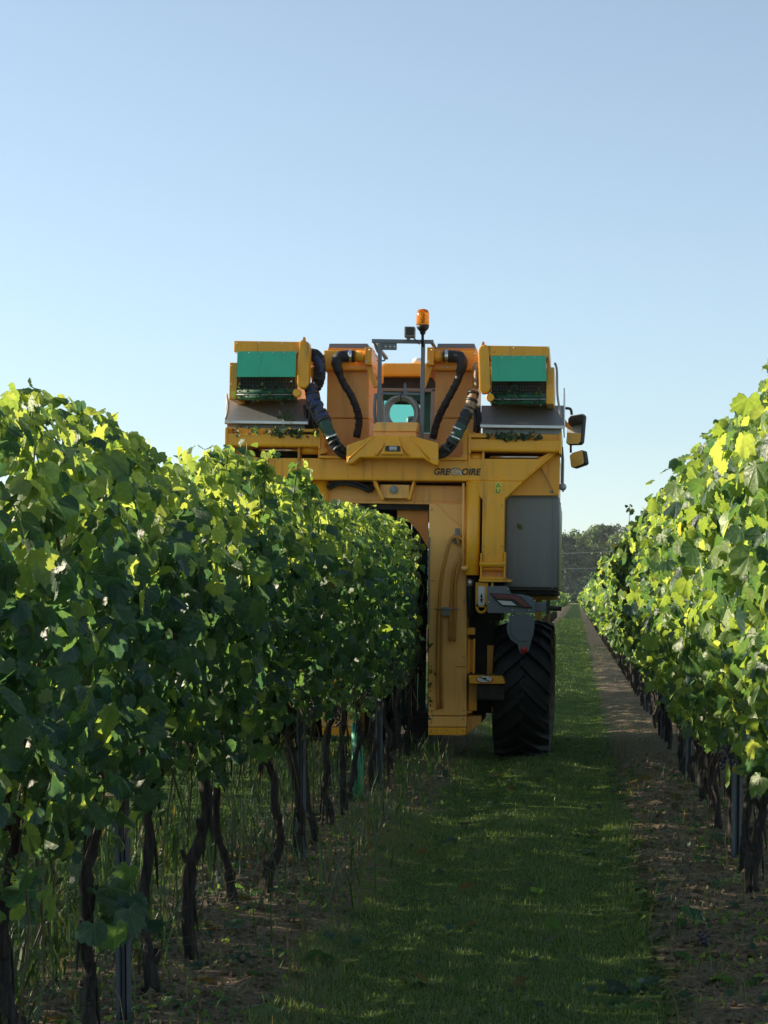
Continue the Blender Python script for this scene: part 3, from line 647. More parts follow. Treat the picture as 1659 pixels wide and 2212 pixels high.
for k in range(1500):
    px, py = R.uniform(-1.95, 1.4), R.uniform(5.3, 16)
    if not soil_mask(np.array([px]), np.array([py]))[0]: continue
    a = R.uniform(0, 6.28); L = R.uniform(.04, .16); z = float(relief(np.array([px]), np.array([py]))[0]) + .012
    mb.tube([(px, py, z), (px + .5 * L * math.cos(a), py + .5 * L * math.sin(a), z + R.uniform(0, .02)), (px + L * math.cos(a + .3), py + L * math.sin(a + .3), z)], R.uniform(.0008, .0018), n=3, sub=1, cap=False)
tag(mb.build('straw', M['straw']), 'dry straw and twigs lying on the soil strips', 'straw', kind='stuff')
# soil clods
x, y = scatter(-2.0, 1.5, 5.3, 18, 420); k = soil_mask(x, y); x, y = x[k], y[k]; n = len(x)
ico = np.array([(0, 0, 1), (.9, 0, .1), (0, .9, .1), (-.9, 0, .1), (0, -.9, .1), (0, 0, -1)]); fi = np.array([(0, 1, 2), (0, 2, 3), (0, 3, 4), (0, 4, 1), (5, 2, 1), (5, 3, 2), (5, 4, 3), (5, 1, 4)], np.int32)
sz = np.abs(rng.normal(.004, .006, n)) + .003
V = ico[None] * sz[:, None, None] * rng.uniform(.6, 1.4, (n, 6, 3)); V[..., 0] += x[:, None]; V[..., 1] += y[:, None]; V[..., 2] += (relief(x, y) + sz * .3)[:, None]
tag(link('soil_clods', np_mesh('soil_clods', V.reshape(-1, 3), [(fi[None] + (np.arange(n) * 6)[:, None, None]).reshape(-1, 3)], M['ground'], smooth=False)), 'crumbs and clods of brown soil under the rows', 'soil', kind='stuff')
# single big leaves that lie in the open, green bunches dropped by the machine
for px, py, s_, sh, c, lab in ((575, 2190, .10, 1, 3, 'pale upturned vine leaf on the grass by the near left trunks'), (690, 2080, .09, 6, 0, 'large dark green leaf lying in the grass left of the track'), (752, 2092, .045, 2, 5, 'small yellow leaf standing in the grass beside a dark leaf'),
                               (1500, 2015, .085, 4, 2, 'dull green leaf curled on the soil strip'), (1330, 2130, .075, 3, 2, 'greyish fallen leaf at the edge of the soil strip'), (660, 2005, .09, 0, 2, 'bluish green leaf lying on the soil under the shaded row')):
    d = EYE * FPX / (py - VY); o = link('fallen_leaf', leaf_mesh(sh, c), None, (PX(px, d), d, float(relief(np.array([PX(px, d)]), np.array([d]))[0]) + .04))
    o.scale = (s_,) * 3; o.rotation_euler = (R.uniform(.2, .7), R.uniform(-.3, .3), R.uniform(0, 6)); tag(o, lab, 'leaf', 'large fallen leaves')
for px, py, me, lab in ((1603, 1920, GBUNCH, 'green grape bunch on the soil below the right trunks'), (1505, 2010, GBUNCH, 'pale green grape bunch lying on the soil strip among leaves'), (1520, 2045, BUNCH, 'dark grape bunch lying on the soil strip nearest the camera')):
    d = EYE * FPX / (py - VY); o = link('grape_bunch', me, None, (PX(px, d), d, .05)); o.rotation_euler = (1.35, .1, R.uniform(0, 6)); tag(o, lab, 'grapes', 'fallen grape bunches')

# ------------------------------------------------------------------ trees and power lines beyond the vineyard
def crown_cloud(k, H, ncl, per, lf):
    """light and dark leaf clumps on the shell and inside of an uneven crown"""
    q = np.random.default_rng(100 + k); Rr = H * .36; P, Nn, T = [], [], []
    pal = np.array([(.120, .180, .040), (.066, .115, .034), (.120, .168, .048), (.060, .102, .040)][k % 4])
    for j in range(ncl):
        z = H * (.10 + .88 * (j + q.random()) / ncl); rr = Rr * math.sqrt(max(.06, 1 - ((z / H - .48) / .54) ** 2)); a = q.uniform(0, 6.28); rad = rr * q.uniform(.15, 1.0) ** .6
        c = np.array([rad * math.cos(a), rad * math.sin(a), z]); cr = H * q.uniform(.055, .115)
        dirs = q.normal(0, 1, (per, 3)); dirs /= np.linalg.norm(dirs, axis=1, keepdims=True)
        P.append(c + dirs * cr * q.uniform(.35, 1.1, (per, 1)) * np.array([1, 1, .8])); Nn.append(dirs + q.normal(0, .5, (per, 3)) + np.array([0, 0, .3]))
        T.append(pal * q.uniform(.7, 1.4) * q.uniform(.75, 1.25, (per, 1)))
    P, Nn, T = map(np.concatenate, (P, Nn, T)); n = len(P)
    return P, frames(Nn, q.normal(0, 1, (n, 3))), H * lf * q.uniform(.7, 1.4, n), T
def cloud_mesh(name, P, fr, sz, T):
    n = len(P); V0, F0 = SMALL; W = np.einsum('nij,vj->nvi', fr * sz[:, None, None], V0) + P[:, None]
    return np_mesh(name, W.reshape(-1, 3), [(F0[None] + (np.arange(n) * 6)[:, None, None]).reshape(-1, 3)], M['farleaf'], tint=np.repeat(T, 6, 0))
def tree_trunk(H):
    mb = MB(); Rr = H * .3; mb.tube([(0, 0, -.3), (.1, 0, H * .3), (0, .2, H * .62), (.1, 0, H * .9)], [H * .022, H * .017, H * .010, H * .003], n=8, sub=2)
    for j in range(6):
        a = j * 1.05; z = H * (.25 + .08 * j); mb.tube([(0, 0, z), (Rr * .4 * math.cos(a), Rr * .4 * math.sin(a), z + H * .07), (Rr * .8 * math.cos(a), Rr * .8 * math.sin(a), z + H * .12)], [H * .009, H * .006, H * .002], n=5, sub=2)
    tm = bpy.data.meshes.new('trunk'); mb.bm.to_mesh(tm); mb.bm.free(); tm.materials.append(M['bark']); return tm
for X, y, H, k, lab in ((-3.5, 452, 15.6, 1, 'dark dense tree right beside the grey tank in the far wood'), (1.6, 462, 16.4, 0, 'broad yellowish green tree next to the dark one by the tank'),
                        (6.3, 476, 18.4, 2, 'tallest pale green tree of the far wood with ragged top'), (10.2, 458, 15.8, 0, 'lower rounded green tree in the middle of the far wood gap'),
                        (14.0, 474, 17.6, 3, 'dark bluish tree of the far wood right of the middle'), (17.6, 455, 16.2, 2, 'pale green tree half hidden by the sunlit vine row'), (22.0, 466, 17.4, 1, 'dark dense tree mostly hidden behind the sunlit vine row')):
    r_ = tag(empty('broadleaf_tree', (X, y, 0), (0, 0, R.uniform(0, 6.28))), lab, 'tree', 'trees of the far wood')
    link('trunk', tree_trunk(H), r_); link('crown', cloud_mesh('crown', *crown_cloud(k + 4 * int(X + 8), H, 76, 130, .024)), r_)
acc = []
for i, X in enumerate(np.concatenate([np.arange(-75, -6, 5.0), np.arange(26, 80, 5.0), np.arange(-72, 80, 7.0)])):
    P, fr_, sz, T = crown_cloud(i, R.uniform(14.5, 18), 40, 36, .036); P = P + np.array([X + R.uniform(-2, 2), (455 if i < 25 else 500) + R.uniform(-10, 10), 0]); acc.append((P, fr_, sz, T))
tag(link('far_wood', cloud_mesh('far_wood', *[np.concatenate([a_[j] for a_ in acc]) for j in range(4)])), 'rest of the far wood, one mass of trees behind the single ones', 'wood', kind='stuff')
# undergrowth at the wood's edge
n = 14000; P = np.stack([rng.uniform(-70, 75, n), rng.uniform(438, 446, n), rng.random(n) ** 1.3 * 6.5], -1)
P[:, 2] *= .5 + fbm(P[:, 0] * .25, P[:, 0] * 0)
d = dict(pos=P, fr=frames(rng.normal(0, 1, (n, 3)) + np.array([0, -1, .5]), rng.normal(0, 1, (n, 3))), size=rng.uniform(.25, .5, n), tint=rng.choice([0, 0, 2, 1], n), shape=rng.integers(0, 8, n))
o = joined('undergrowth', d, small=True); tag(o, 'dark undergrowth along the foot of the far wood', 'undergrowth', kind='stuff')
for py, nm in ((1192, 'upper'), (1226, 'lower')):
    mb = MB(); d = 300; mb.tube([(-60, d + 8, PZ(py, d) + 2.0), (-20, d + 3, PZ(py + 4, d)), (10, d - 2, PZ(py - 2, d)), (70, d - 9, PZ(py - 20, d) + 1)], .022, n=4, sub=6)
    tag(mb.build('power_line', M['trim']), f'{nm} thin power line crossing in front of the far wood', 'power line', 'power lines')

# ------------------------------------------------------------------ grape harvester (straddles the shaded row)
TH = math.radians(0.85); XC = PX(850, 17.4)
HV = tag(empty('grape_harvester', (XC, 17.4, .012), (0, TH, 0)), 'big yellow grape harvesting machine straddling the shaded vine row, seen from behind', 'harvester')
def L(px, py, d):
    """local x, z of the machine at depth d for a measured point of the rear view"""
    x, z = PX(px, d) - XC, PZ(py, d) - .012
    return x * math.cos(TH) - z * math.sin(TH), x * math.sin(TH) + z * math.cos(TH)
def L3(px, py, d):
    x, z = L(px, py, d); return (x, d - 17.4, z)
def bx(mb, x0, y0, x1, y1, d, t, bev=.008, seg=2):
    cx, cz = L((x0 + x1) / 2, (y0 + y1) / 2, d); w_, h_ = (x1 - x0) * d / FPX, (y1 - y0) * d / FPX
    return mb.box(cx - w_ / 2, cx + w_ / 2, d - 17.4, d - 17.4 + t, cz - h_ / 2, cz + h_ / 2, bev, seg)
def pz(mb, pts, d, t, bev=0.0): return mb.prism([L(px, py, d) for px, py in pts], t, 'Y', d - 17.4, bev)
def tb(mb, pts, r, n=10, sub=4, jit=0.0): return mb.tube([L3(*p) for p in pts], r, n, sub, True, jit)
def lat(mb, prof_, px, py, d, axis='Z', n=20):
    return mb.lathe(prof_, L3(px, py, d), axis, n)
def P1(name, mat_, f, parent=HV):
    mb = MB(); f(mb); return mb.build(name, M[mat_] if isinstance(mat_, str) else mat_, parent)
def PS(name, mat_, fs, parent=HV): return [P1(name, mat_, f, parent) for f in fs]
def bolts(name, mat_, pts, d, r=.008):
    """one small round-headed bolt, copied to each place"""
    o = P1(name, mat_, lambda m: m.lathe([(r, .0), (r, -.006), (r * .6, -.010)], (0, 0, 0), 'Y', 8))
    for k, (px, py) in enumerate(pts):
        c = o if k == 0 else o.copy()
        if k: COL.objects.link(c)
        c.location = L3(px, py, d)

# --- chassis seen from behind
P1('rear_crossbeam', 'yellow', lambda m: (pz(m, [(518, 978), (560, 989), (1162, 991), (1200, 968), (1206, 968), (1206, 976), (1131, 1040), (585, 1036), (518, 992)], 17.25, .34, .012)))
PS('beam_lip', 'yellow', [lambda m: tb(m, [(1131, 1040, 17.245), (1203, 971, 17.245)], .010, 6, 1), lambda m: tb(m, [(586, 1036, 17.245), (520, 990, 17.245)], .010, 6, 1), lambda m: bx(m, 690, 986, 1008, 992, 17.21, .30, .006)])
for q in (748, 802, 870, 1010): P1('weld_seam', 'yellow', lambda m: bx(m, q, 993, q + 2.2, 1037, 17.246, .01, .002))
P1('gusset_plate', 'yellow', lambda m: (pz(m, [(1090, 1070), (1207, 1070), (1211, 958), (1198, 958), (1128, 1038)], 17.42, .03), pz(m, [(1166, 1003), (1169, 1000), (1206, 1066), (1200, 1068)], 17.40, .02)))
bolts('bolt', 'steel', [(1191, 1062)], 17.42, .014)
P1('left_gusset_plate', 'yellow', lambda m: pz(m, [(490, 1070), (610, 1070), (572, 1038), (500, 958), (488, 958)], 17.42, .03)).name = 'gusset_plate'
P1('end_plate', 'orange', lambda m: (bx(m, 485, 930, 490, 1040, 17.26, 1.5, .004)))
P1('end_plate', 'black', lambda m: (bx(m, 1212, 965, 1216, 1042, 17.6, 1.6, .004)))

# --- troughs at both sides of the top, with their slide cylinders
def trough(x0, x1, y0, y1, inner):
    P1('conveyor_trough', 'yellow', lambda m: (bx(m, x0, y0 + 12, x1, y1, 17.20, .42, .022, 3), bx(m, x0 + 2, y0, x1 - 2, y0 + 16, 17.30, .30, .008),
        bx(m, x0, y0 - 2, x0 + 5, y1 + 4, 17.19, .46, .004), bx(m, x1 - 5, y0 - 2, x1, y1 + 4, 17.19, .46, .004)))
    s_ = 1 if inner > x0 + 50 else -1
    P1('end_plate', 'yellow', lambda m: (pz(m, [(inner, y0 - 12), (inner + 6 * s_, y0 - 10), (inner + 10 * s_, y0 + 4), (inner + 9 * s_, y1 + 14), (inner, y1 + 16)], 17.22, .05), bx(m, min(inner, inner - 40 * s_), y0 + 2, max(inner, inner - 40 * s_), y0 + 8, 17.22, .3, .004)))
trough(486, 692, 925, 965, 690)
trough(1012, 1213, 937, 976, 1010)
def slide(rod0, rod1, bar0, bar1, y, eye):
    P1('slide_rod', 'chrome', lambda m: tb(m, [(rod0, y, 17.30), (rod1, y + .5, 17.30)], .011, 12, 1))
    P1('slide_cylinder', 'yellow', lambda m: (tb(m, [(bar0, y + 1, 17.30), (bar1, y + 1, 17.30)], .036, 16, 1), bx(m, min(rod1, bar0) - 3, y - 14, min(rod1, bar0) + 2, y + 22, 17.24, .12, .004), bx(m, max(bar0, bar1) - 3, y - 13, max(bar0, bar1) + 2, y + 18, 17.24, .12, .004)))
    P1('pivot_pin', 'yellow', lambda m: lat(m, [(.022, -.05), (.03, -.045), (.03, .045), (.022, .05)], eye, y + 2, 17.28, 'Y', 14))
slide(560, 646, 652, 690, 972, 700); slide(1058, 1188, 1014, 1044, 987, 1003)
PS('recess_shade', 'dark', [lambda m: bx(m, 545, 966, 690, 990, 17.50, .05, 0), lambda m: bx(m, 1012, 977, 1200, 992, 17.50, .05, 0)])  # dark plates paint the shade in the slot above the crossbeam

# --- hoppers
def hopper(x0, x1, y0, y1, o0, o1):
    P1('hopper', 'steel', lambda m: (m.quad([L3(x0 + o0, y0, 17.62), L3(x1 + o1, y0, 17.62), L3(x1, y1, 17.28), L3(x0, y1, 17.28)], .006),
        m.quad([L3(x0 + o0, y0, 17.62), L3(x0, y1, 17.28), L3(x0 + 3, y1, 18.9), L3(x0 + 3, y0, 18.9)], .006), m.quad([L3(x1 + o1, y0, 17.62), L3(x1, y1, 17.28), L3(x1 - 3, y1, 18.9), L3(x1 - 3, y0, 18.9)], .006),
        bx(m, x0 + 5, y1 - 2, x1 - 5, y1 + 14, 17.36, 1.5, .006)))
    P1('hopper_rim', 'trim', lambda m: bx(m, x0, y1 - 6, x1, y1 + .5, 17.262, .03, .003))
hopper(485, 665, 862, 915, 6, 0); hopper(1037, 1218, 876, 924, 4, -2)
P1('side_sheet', 'trim', lambda m: bx(m, 1217, 838, 1219.5, 928, 17.7, .9, .002))

# --- cleaning heads with green flap, grating and rollers
def head(x0, x1, y0, mir):
    """x0..x1 outer width, y0 top; mir=-1: tall plate on the right (left head), +1 on the left"""
    f = lambda u: x0 + u if mir < 0 else x1 - u          # u measured from the outer side
    def bq(m, u0, v0, u1, v1, d, t, b_=.006): a, c = sorted((f(u0), f(u1))); bx(m, a, y0 + v0, c, y0 + v1, d, t, b_)
    W = x1 - x0
    P1('head_housing', 'yellow', lambda m: (bq(m, 10, 0, W - 12, 24, 17.10, 1.05, .010), bq(m, 0, 46, 17, 126, 17.12, .95, .010), bq(m, 17, 24, W - 26, 125, 17.42, .6, .01)))
    P1('drive_cover', 'yellow', lambda m: pz(m, [(f(W - 22), y0 + 2), (f(W - 16), y0 - 4), (f(W - 2), y0 + 2), (f(W), y0 + 10), (f(W - 2), y0 + 94), (f(W - 8), y0 + 102), (f(W - 22), y0 + 100), (f(W - 27), y0 + 92), (f(W - 25), y0 + 40)], 17.07, .16, .014))
    P1('lifting_eye', 'orange', lambda m: (pz(m, [(f(W - 15), y0), (f(W - 13), y0 - 9), (f(W - 9), y0 - 9), (f(W - 7), y0)], 17.2, .02)))
    P1('green_flap', 'green_flap', lambda m: (m.quad([L3(f(18), y0 + 22, 17.085), L3(f(W - 28), y0 + 22, 17.085), L3(f(W - 30), y0 + 77, 17.03), L3(f(16), y0 + 77, 17.03)], .008)))
    bolts('rivet', 'trim', [(f(18 + (W - 46) * k / 5), y0 + 25) for k in range(6)], 17.075, .006)
    def grate(m):
        n = 19
        for k in range(n + 1):
            u = 17 + (W - 48) * k / n; a, c = sorted((f(u), f(u + 1.5))); bx(m, a, y0 + 77, c, y0 + 106, 17.13, .012, 0)
        for v in (80, 87, 94, 101): bq(m, 17, v, W - 30, v + 1.5, 17.125, .010, 0)
    P1('grating', 'grate', grate)['kind'] = 'stuff'
    P1('grating_back', 'dark', lambda m: bq(m, 16, 76, W - 29, 126, 17.26, .1, 0))
    for v, r_, nm in ((110, .030, 'roller'), (121, .024, 'roller')):
        P1(nm, 'green_roller', lambda m: tb(m, [(f(18), y0 + v, 17.14), (f(W - 32), y0 + v, 17.14)], r_, 14, 1, .02))
    P1('roller_bar', 'steel', lambda m: tb(m, [(f(16), y0 + 115.5, 17.10), (f(W - 30), y0 + 115.5, 17.10)], .006, 6, 1))
    P1('bearing', 'yellow', lambda m: lat(m, [(.03, -.03), (.035, -.02), (.035, .02)], f(W - 26), y0 + 112, 17.1, 'Y', 14))
head(495, 668, 737, -1); head(1033, 1197, 747, 1)
P1('warning_sticker', 'sticker', lambda m: bx(m, 499, 845, 509, 859, 17.117, .003, 0))

# --- suction fan columns
def fan_column(x0, x1, hx0, hx1, ins):
    P1('column_panel', 'ochre', lambda m: bx(m, x0, 798, x1, 903, 17.75, .95, .012)); P1('column_panel', 'ochre', lambda m: bx(m, x0, 904, x1, 1004, 17.75, .95, .012))
    P1('fan_housing', 'yellow', lambda m: bx(m, hx0, 757, hx1, 800, 17.66, 1.1, .014))
    P1('fan_cap', 'grey', lambda m: (pz(m, [(x0 + 3, 756), (x0 + 5, 742), (x1 - 3, 742), (x1, 756)], 17.75, .9, .006)))
    P1('fan_lip', 'orange', lambda m: bx(m, x0 + 2, 752, x1, 758, 17.70, 1.0, .006))
    a, c = (hx1 - 15, hx1) if ins > 0 else (hx0, hx0 + 15)
    P1('motor_bracket', 'yellow', lambda m: (bx(m, a, 750, c, 788, 17.52, .30, .006), pz(m, [(a, 786), (c, 786), (c + 12 * ins, 835), (c + 4 * ins, 838)] if ins > 0 else [(c, 786), (a, 786), (a - 12, 835), (a - 4, 838)], 17.62, .06)))
    mx = hx1 - 15 if ins > 0 else hx0 + 15
    P1('fan_motor', 'yellow', lambda m: (lat(m, [(.048, 0), (.052, -.02 * ins), (.052, -.07 * ins), (.042, -.075 * ins), (.042, -.11 * ins)], mx, 770, 17.58, 'X', 8)))
    bolts('bolt', 'trim', [(a + 4, 782), (c - 4, 756)], 17.51, .008)
fan_column(706, 797, 698, 803, 1); fan_column(940, 1028, 922, 1031, -1)
def elbow(pts_thick, pts_thin, clampx):
    P1('suction_elbow', 'tape', lambda m: tb(m, pts_thick, [.052, .054, .054, .046, .036][:len(pts_thick)], 14, 4, .05))
    P1('pressure_hose', 'tape', lambda m: tb(m, pts_thin, .031, 12, 5, .04))
    P1('hose_clamp', 'chrome', lambda m: lat(m, [(.055, -.014), (.058, -.012), (.058, .012), (.055, .014)], clampx, 770, 17.56, 'X', 20))
elbow([(766, 770, 17.56), (748, 770, 17.56), (733, 772, 17.54), (727, 786, 17.52), (733, 806, 17.52)], [(730, 800, 17.52), (742, 828, 17.52), (759, 855, 17.53), (771, 884, 17.55), (776, 912, 17.58), (770, 945, 17.6)], 757)
elbow([(958, 770, 17.56), (976, 770, 17.56), (992, 772, 17.54), (999, 786, 17.52), (993, 806, 17.52)], [(996, 800, 17.52), (987, 826, 17.52), (970, 858, 17.53), (953, 890, 17.55), (943, 915, 17.58), (935, 948, 17.6)], 965)

# --- wrapped hydraulic bundles
P1('wrapped_hose', 'tape', lambda m: tb(m, [(668, 768, 17.35), (682, 768, 17.33), (690, 784, 17.32), (690, 812, 17.3), (683, 838, 17.35)], .050, 12, 5, .10))
PS('wrapped_hose', 'blue_tape', [lambda m: tb(m, [(690, 806, 17.33), (684, 835, 17.36)], .046, 12, 4, .1), lambda m: tb(m, [(671, 832, 17.16), (676, 858, 17.12), (688, 884, 17.10), (703, 914, 17.08)], [.044, .056, .050, .052], 12, 5, .17)])
P1('wrapped_hose', 'green_tape', lambda m: tb(m, [(700, 910, 17.08), (709, 930, 17.07), (717, 946, 17.06)], .052, 12, 4, .06))
P1('hose_clamp', 'chrome', lambda m: tb(m, [(715, 942, 17.06), (717, 946, 17.06)], .055, 14, 1))
def strands(pts, n, r, spread):
    for k in range(n):
        m = MB()
        a = k * 2 * math.pi / n; ox, oz = spread * math.cos(a), spread * math.sin(a)
        m.tube([Vector(L3(*p)) + Vector((ox * R.uniform(.7, 1.3), R.uniform(-.02, .02), oz * R.uniform(.7, 1.3))) for p in pts], r, 7, 4); m.build('hydraulic_hose', M['black'], HV)
strands([(714, 940, 17.06), (722, 958, 17.05), (735, 974, 17.05), (756, 986, 17.1)], 7, .015, .032)
P1('wrapped_hose', 'tan_tape', lambda m: tb(m, [(1024, 842, 17.2), (1019, 866, 17.17), (1010, 892, 17.14)], [.034, .044, .046], 12, 5, .11))
P1('wrapped_hose', 'blue_tape' if False else 'tape', lambda m: tb(m, [(1010, 888, 17.14), (1003, 906, 17.12), (995, 922, 17.1)], .048, 12, 5, .10))
P1('wrapped_hose', 'green_tape', lambda m: tb(m, [(997, 918, 17.1), (988, 937, 17.08), (980, 952, 17.08)], .050, 12, 4, .06))
PS('hose_clamp', 'chrome', [lambda m: tb(m, [(991, 925, 17.09), (989, 929, 17.09)], .053, 14, 1), lambda m: tb(m, [(985, 944, 17.08), (983, 948, 17.08)], .053, 14, 1)])
strands([(982, 946, 17.08), (972, 965, 17.07), (958, 977, 17.08), (935, 986, 17.12)], 7, .015, .030)
strands([(1022, 880, 17.4), (1030, 895, 17.36), (1030, 930, 17.4)], 5, .013, .022); strands([(664, 880, 17.4), (668, 905, 17.36), (665, 935, 17.4)], 5, .013, .024)
P1('wrapped_hose', 'tan_tape', lambda m: tb(m, [(1030, 785, 17.5), (1029, 812, 17.45), (1032, 838, 17.45)], .024, 9, 4, .12))
PS('linkage', 'orange', [lambda m: pz(m, [(668, 795), (676, 792), (690, 850), (698, 905), (692, 912), (682, 868)], 17.55, .03), lambda m: pz(m, [(1020, 790), (1030, 790), (1033, 860), (1020, 862)], 17.58, .03)])
PS('cable', 'hose_grey', [lambda m: tb(m, [(490, 850, 17.2), (493, 880, 17.2), (487, 906, 17.2)], .010, 7, 4), lambda m: tb(m, [(1199, 785, 17.2), (1203, 800, 17.15), (1204, 850, 17.15), (1208, 880, 17.15), (1212, 905, 17.18)], .010, 7, 4)])

def rings(pts, r, n, name='tie_strap', mat_='ink'):
    # straps and tape ends tied round a hose
    for k in range(n):
        u = (k + .5) / n * (len(pts) - 1); i = min(int(u), len(pts) - 2); f = u - i
        a = Vector(L3(*pts[i])).lerp(Vector(L3(*pts[i + 1])), f); d_ = (Vector(L3(*pts[i + 1])) - Vector(L3(*pts[i]))).normalized()
        m = MB(); rr_ = r * R.uniform(1.04, 1.12); w_ = R.uniform(.006, .016); m.tube([a - d_ * w_, a + d_ * w_], rr_, 12, 1); m.build(name, M[mat_], HV)
rings([(730, 800, 17.52), (742, 828, 17.52), (759, 855, 17.53), (771, 884, 17.55), (776, 912, 17.58), (770, 945, 17.6)], .031, 9, 'tape_band', 'tape')
rings([(996, 800, 17.52), (987, 826, 17.52), (970, 858, 17.53), (953, 890, 17.55), (943, 915, 17.58), (935, 948, 17.6)], .031, 9, 'tape_band', 'tape')
rings([(671, 836, 17.16), (676, 858, 17.12), (688, 884, 17.10), (703, 914, 17.08)], .052, 6); rings([(682, 768, 17.33), (690, 784, 17.32), (690, 812, 17.3), (683, 838, 17.35)], .050, 5)
rings([(1024, 842, 17.2), (1019, 866, 17.17), (1010, 892, 17.14), (1003, 906, 17.12), (995, 922, 17.1)], .046, 6); rings([(717, 948, 17.06), (735, 974, 17.05)], .048, 2); rings([(982, 948, 17.08), (958, 977, 17.08)], .046, 2)
P1('wrapped_hose', 'blue_tape', lambda m: tb(m, [(680, 770, 17.25), (691, 788, 17.24), (692, 806, 17.24)], [.020, .028, .020], 9, 4, .2))
P1('wrapped_hose', 'tape', lambda m: tb(m, [(664, 850, 17.2), (672, 882, 17.16), (690, 915, 17.12), (706, 938, 17.1)], .024, 9, 4, .1))

# --- grey gantry with beacon, work lamp and coiled hose
PS('gantry_frame', 'grey', [lambda m: bx(m, 815, 740, 823.5, 915, 17.30, .035, .003), lambda m: bx(m, 908, 740, 916.5, 950, 17.30, .035, .003), lambda m: bx(m, 803, 733, 936, 741, 17.298, .04, .003), lambda m: bx(m, 823, 848, 909, 852.5, 17.31, .02, .002), lambda m: tb(m, [(806, 741, 17.31), (817, 762, 17.31)], .010, 6, 1), lambda m: bx(m, 804, 735, 810, 741, 17.3, 1.2, .003), lambda m: bx(m, 929, 735, 935, 741, 17.3, 1.2, .003), lambda m: tb(m, [(823, 762, 17.5), (831, 775, 17.5), (829, 779, 17.5), (814, 779, 17.5)], .008, 6, 2), lambda m: pz(m, [(872, 830), (876, 826), (880, 850), (872, 850)], 17.36, .01)])
P1('bracket_plate', 'grey', lambda m: bx(m, 825, 741, 857, 756, 17.31, .012, .003))
bolts('bolt', 'trim', [(833, 749), (843, 749), (852, 749)], 17.308, .009)
wl = P1('work_lamp', 'panel', lambda m: (bx(m, 873, 705, 896, 728, 17.22, .10, .010), bx(m, 878, 727, 886, 734, 17.25, .03, .003)))
P1('lamp_face', 'ink', lambda m: bx(m, 876, 707, 894, 723, 17.212, .012, .004), wl)
P1('cable', 'black', lambda m: tb(m, [(888, 727, 17.24), (897, 733, 17.25), (906, 744, 17.28)], .005, 6, 3))
bc = P1('beacon', 'black', lambda m: (lat(m, [(.012, -.10), (.012, .0), (.022, .012), (.024, .03), (.040, .045), (.052, .062), (.054, .085)], 913, 724, 17.30, 'Z', 20), bx(m, 907, 717, 919, 719, 17.28, .05, .002)))
P1('beacon_lens', 'amber', lambda m: lat(m, [(.053, .0), (.055, .02), (.056, .06), (.053, .105), (.044, .128), (.030, .136), (.004, .138)], 913, 703, 17.30, 'Z', 24), bc)
P1('beacon_core', 'sticker', lambda m: lat(m, [(.014, .0), (.018, .03), (.016, .07), (.005, .08)], 913, 697, 17.30, 'Z', 12), bc)  # yellow core paints the sunlight glowing inside the lens
def coil(m):
    for k in range(5):
        rr = .148 - .014 * (k % 3); pts = []
        for j in range(25):
            a = 2 * math.pi * j / 24; pts.append((868 + (k - 2) * 1.3 + rr * 246 * math.sin(a), 893 - rr * 246 * math.cos(a) * 1.02, 17.33 + .022 * k))
        tb(m, pts, .0125, 8, 1)
P1('coiled_hose', 'hose_grey', coil)
P1('tie_strap', 'ink', lambda m: tb(m, [(869, 846, 17.30), (865, 858, 17.29), (869, 870, 17.30)], .006, 6, 3))
PS('hose', 'hose_grey', [lambda m: tb(m, [(812, 850, 17.36), (809, 880, 17.36), (811, 915, 17.4)], .015, 8, 4)])

# --- cab between the columns
P1('cab_roof', 'yellow', lambda m: pz(m, [(813, 800), (828, 784), (925, 784), (944, 800), (946, 813), (811, 813)], 19.2, 1.9, .02))
P1('roof_lining', 'dark', lambda m: bx(m, 816, 813, 942, 838, 19.3, 1.7, .01))
P1('roof_lamp', 'white', lambda m: lat(m, [(.05, 0), (.05, .03), (.03, .045)], 902, 784, 19.5, 'Z', 14))
P1('cab_frame', 'panel', lambda m: (bx(m, 814, 838, 826, 1000, 19.3, .08, .01), bx(m, 930, 838, 944, 1000, 19.3, .08, .01), bx(m, 814, 838, 944, 846, 19.3, .06, .01), bx(m, 820, 838, 828, 1000, 20.9, .08, .01), bx(m, 928, 838, 938, 1000, 20.9, .08, .01), bx(m, 814, 935, 944, 1000, 19.32, 1.6, .01)))
P1('cab_window', 'glass', lambda m: bx(m, 826, 846, 930, 935, 19.33, .006, 0)); P1('cab_window', 'glass', lambda m: bx(m, 828, 842, 928, 935, 20.9, .006, 0))
P1('window_tint_panel', 'grey', lambda m: (bx(m, 826, 846, 930, 866, 19.37, .01, 0), bx(m, 908, 866, 930, 935, 19.37, .01, 0)))  # grey panels paint the tint and reflection of the window glass
P1('driver_seat', 'grey', lambda m: (bx(m, 876, 898, 912, 940, 20.0, .14, .05, 3), bx(m, 874, 930, 914, 942, 19.7, .4, .03, 3)))

# --- centre cover with rear-view camera, brand name
P1('centre_cover', 'yellow', lambda m: (pz(m, [(748, 962), (806, 941), (890, 941), (947, 957), (946, 1005), (937, 1004), (915, 990), (777, 988), (760, 1001), (748, 1002)], 17.00, .34, .012)))
PS('cover_rib', 'yellow', [lambda m: tb(m, [(806, 942, 16.998), (752, 992, 16.998)], .010, 6, 1), lambda m: tb(m, [(888, 942, 16.998), (928, 992, 16.998)], .010, 6, 1), lambda m: tb(m, [(831, 957, 16.99), (812, 984, 16.99)], .012, 6, 1), lambda m: tb(m, [(865, 957, 16.99), (884, 985, 16.99)], .012, 6, 1)])
P1('camera_hood', 'yellow', lambda m: (pz(m, [(838, 946), (861, 946), (866, 961), (872, 982), (822, 982), (831, 961)], 16.955, .05, .010)))
P1('camera_recess', 'ink', lambda m: bx(m, 832, 963, 865, 975, 16.948, .02, .002))
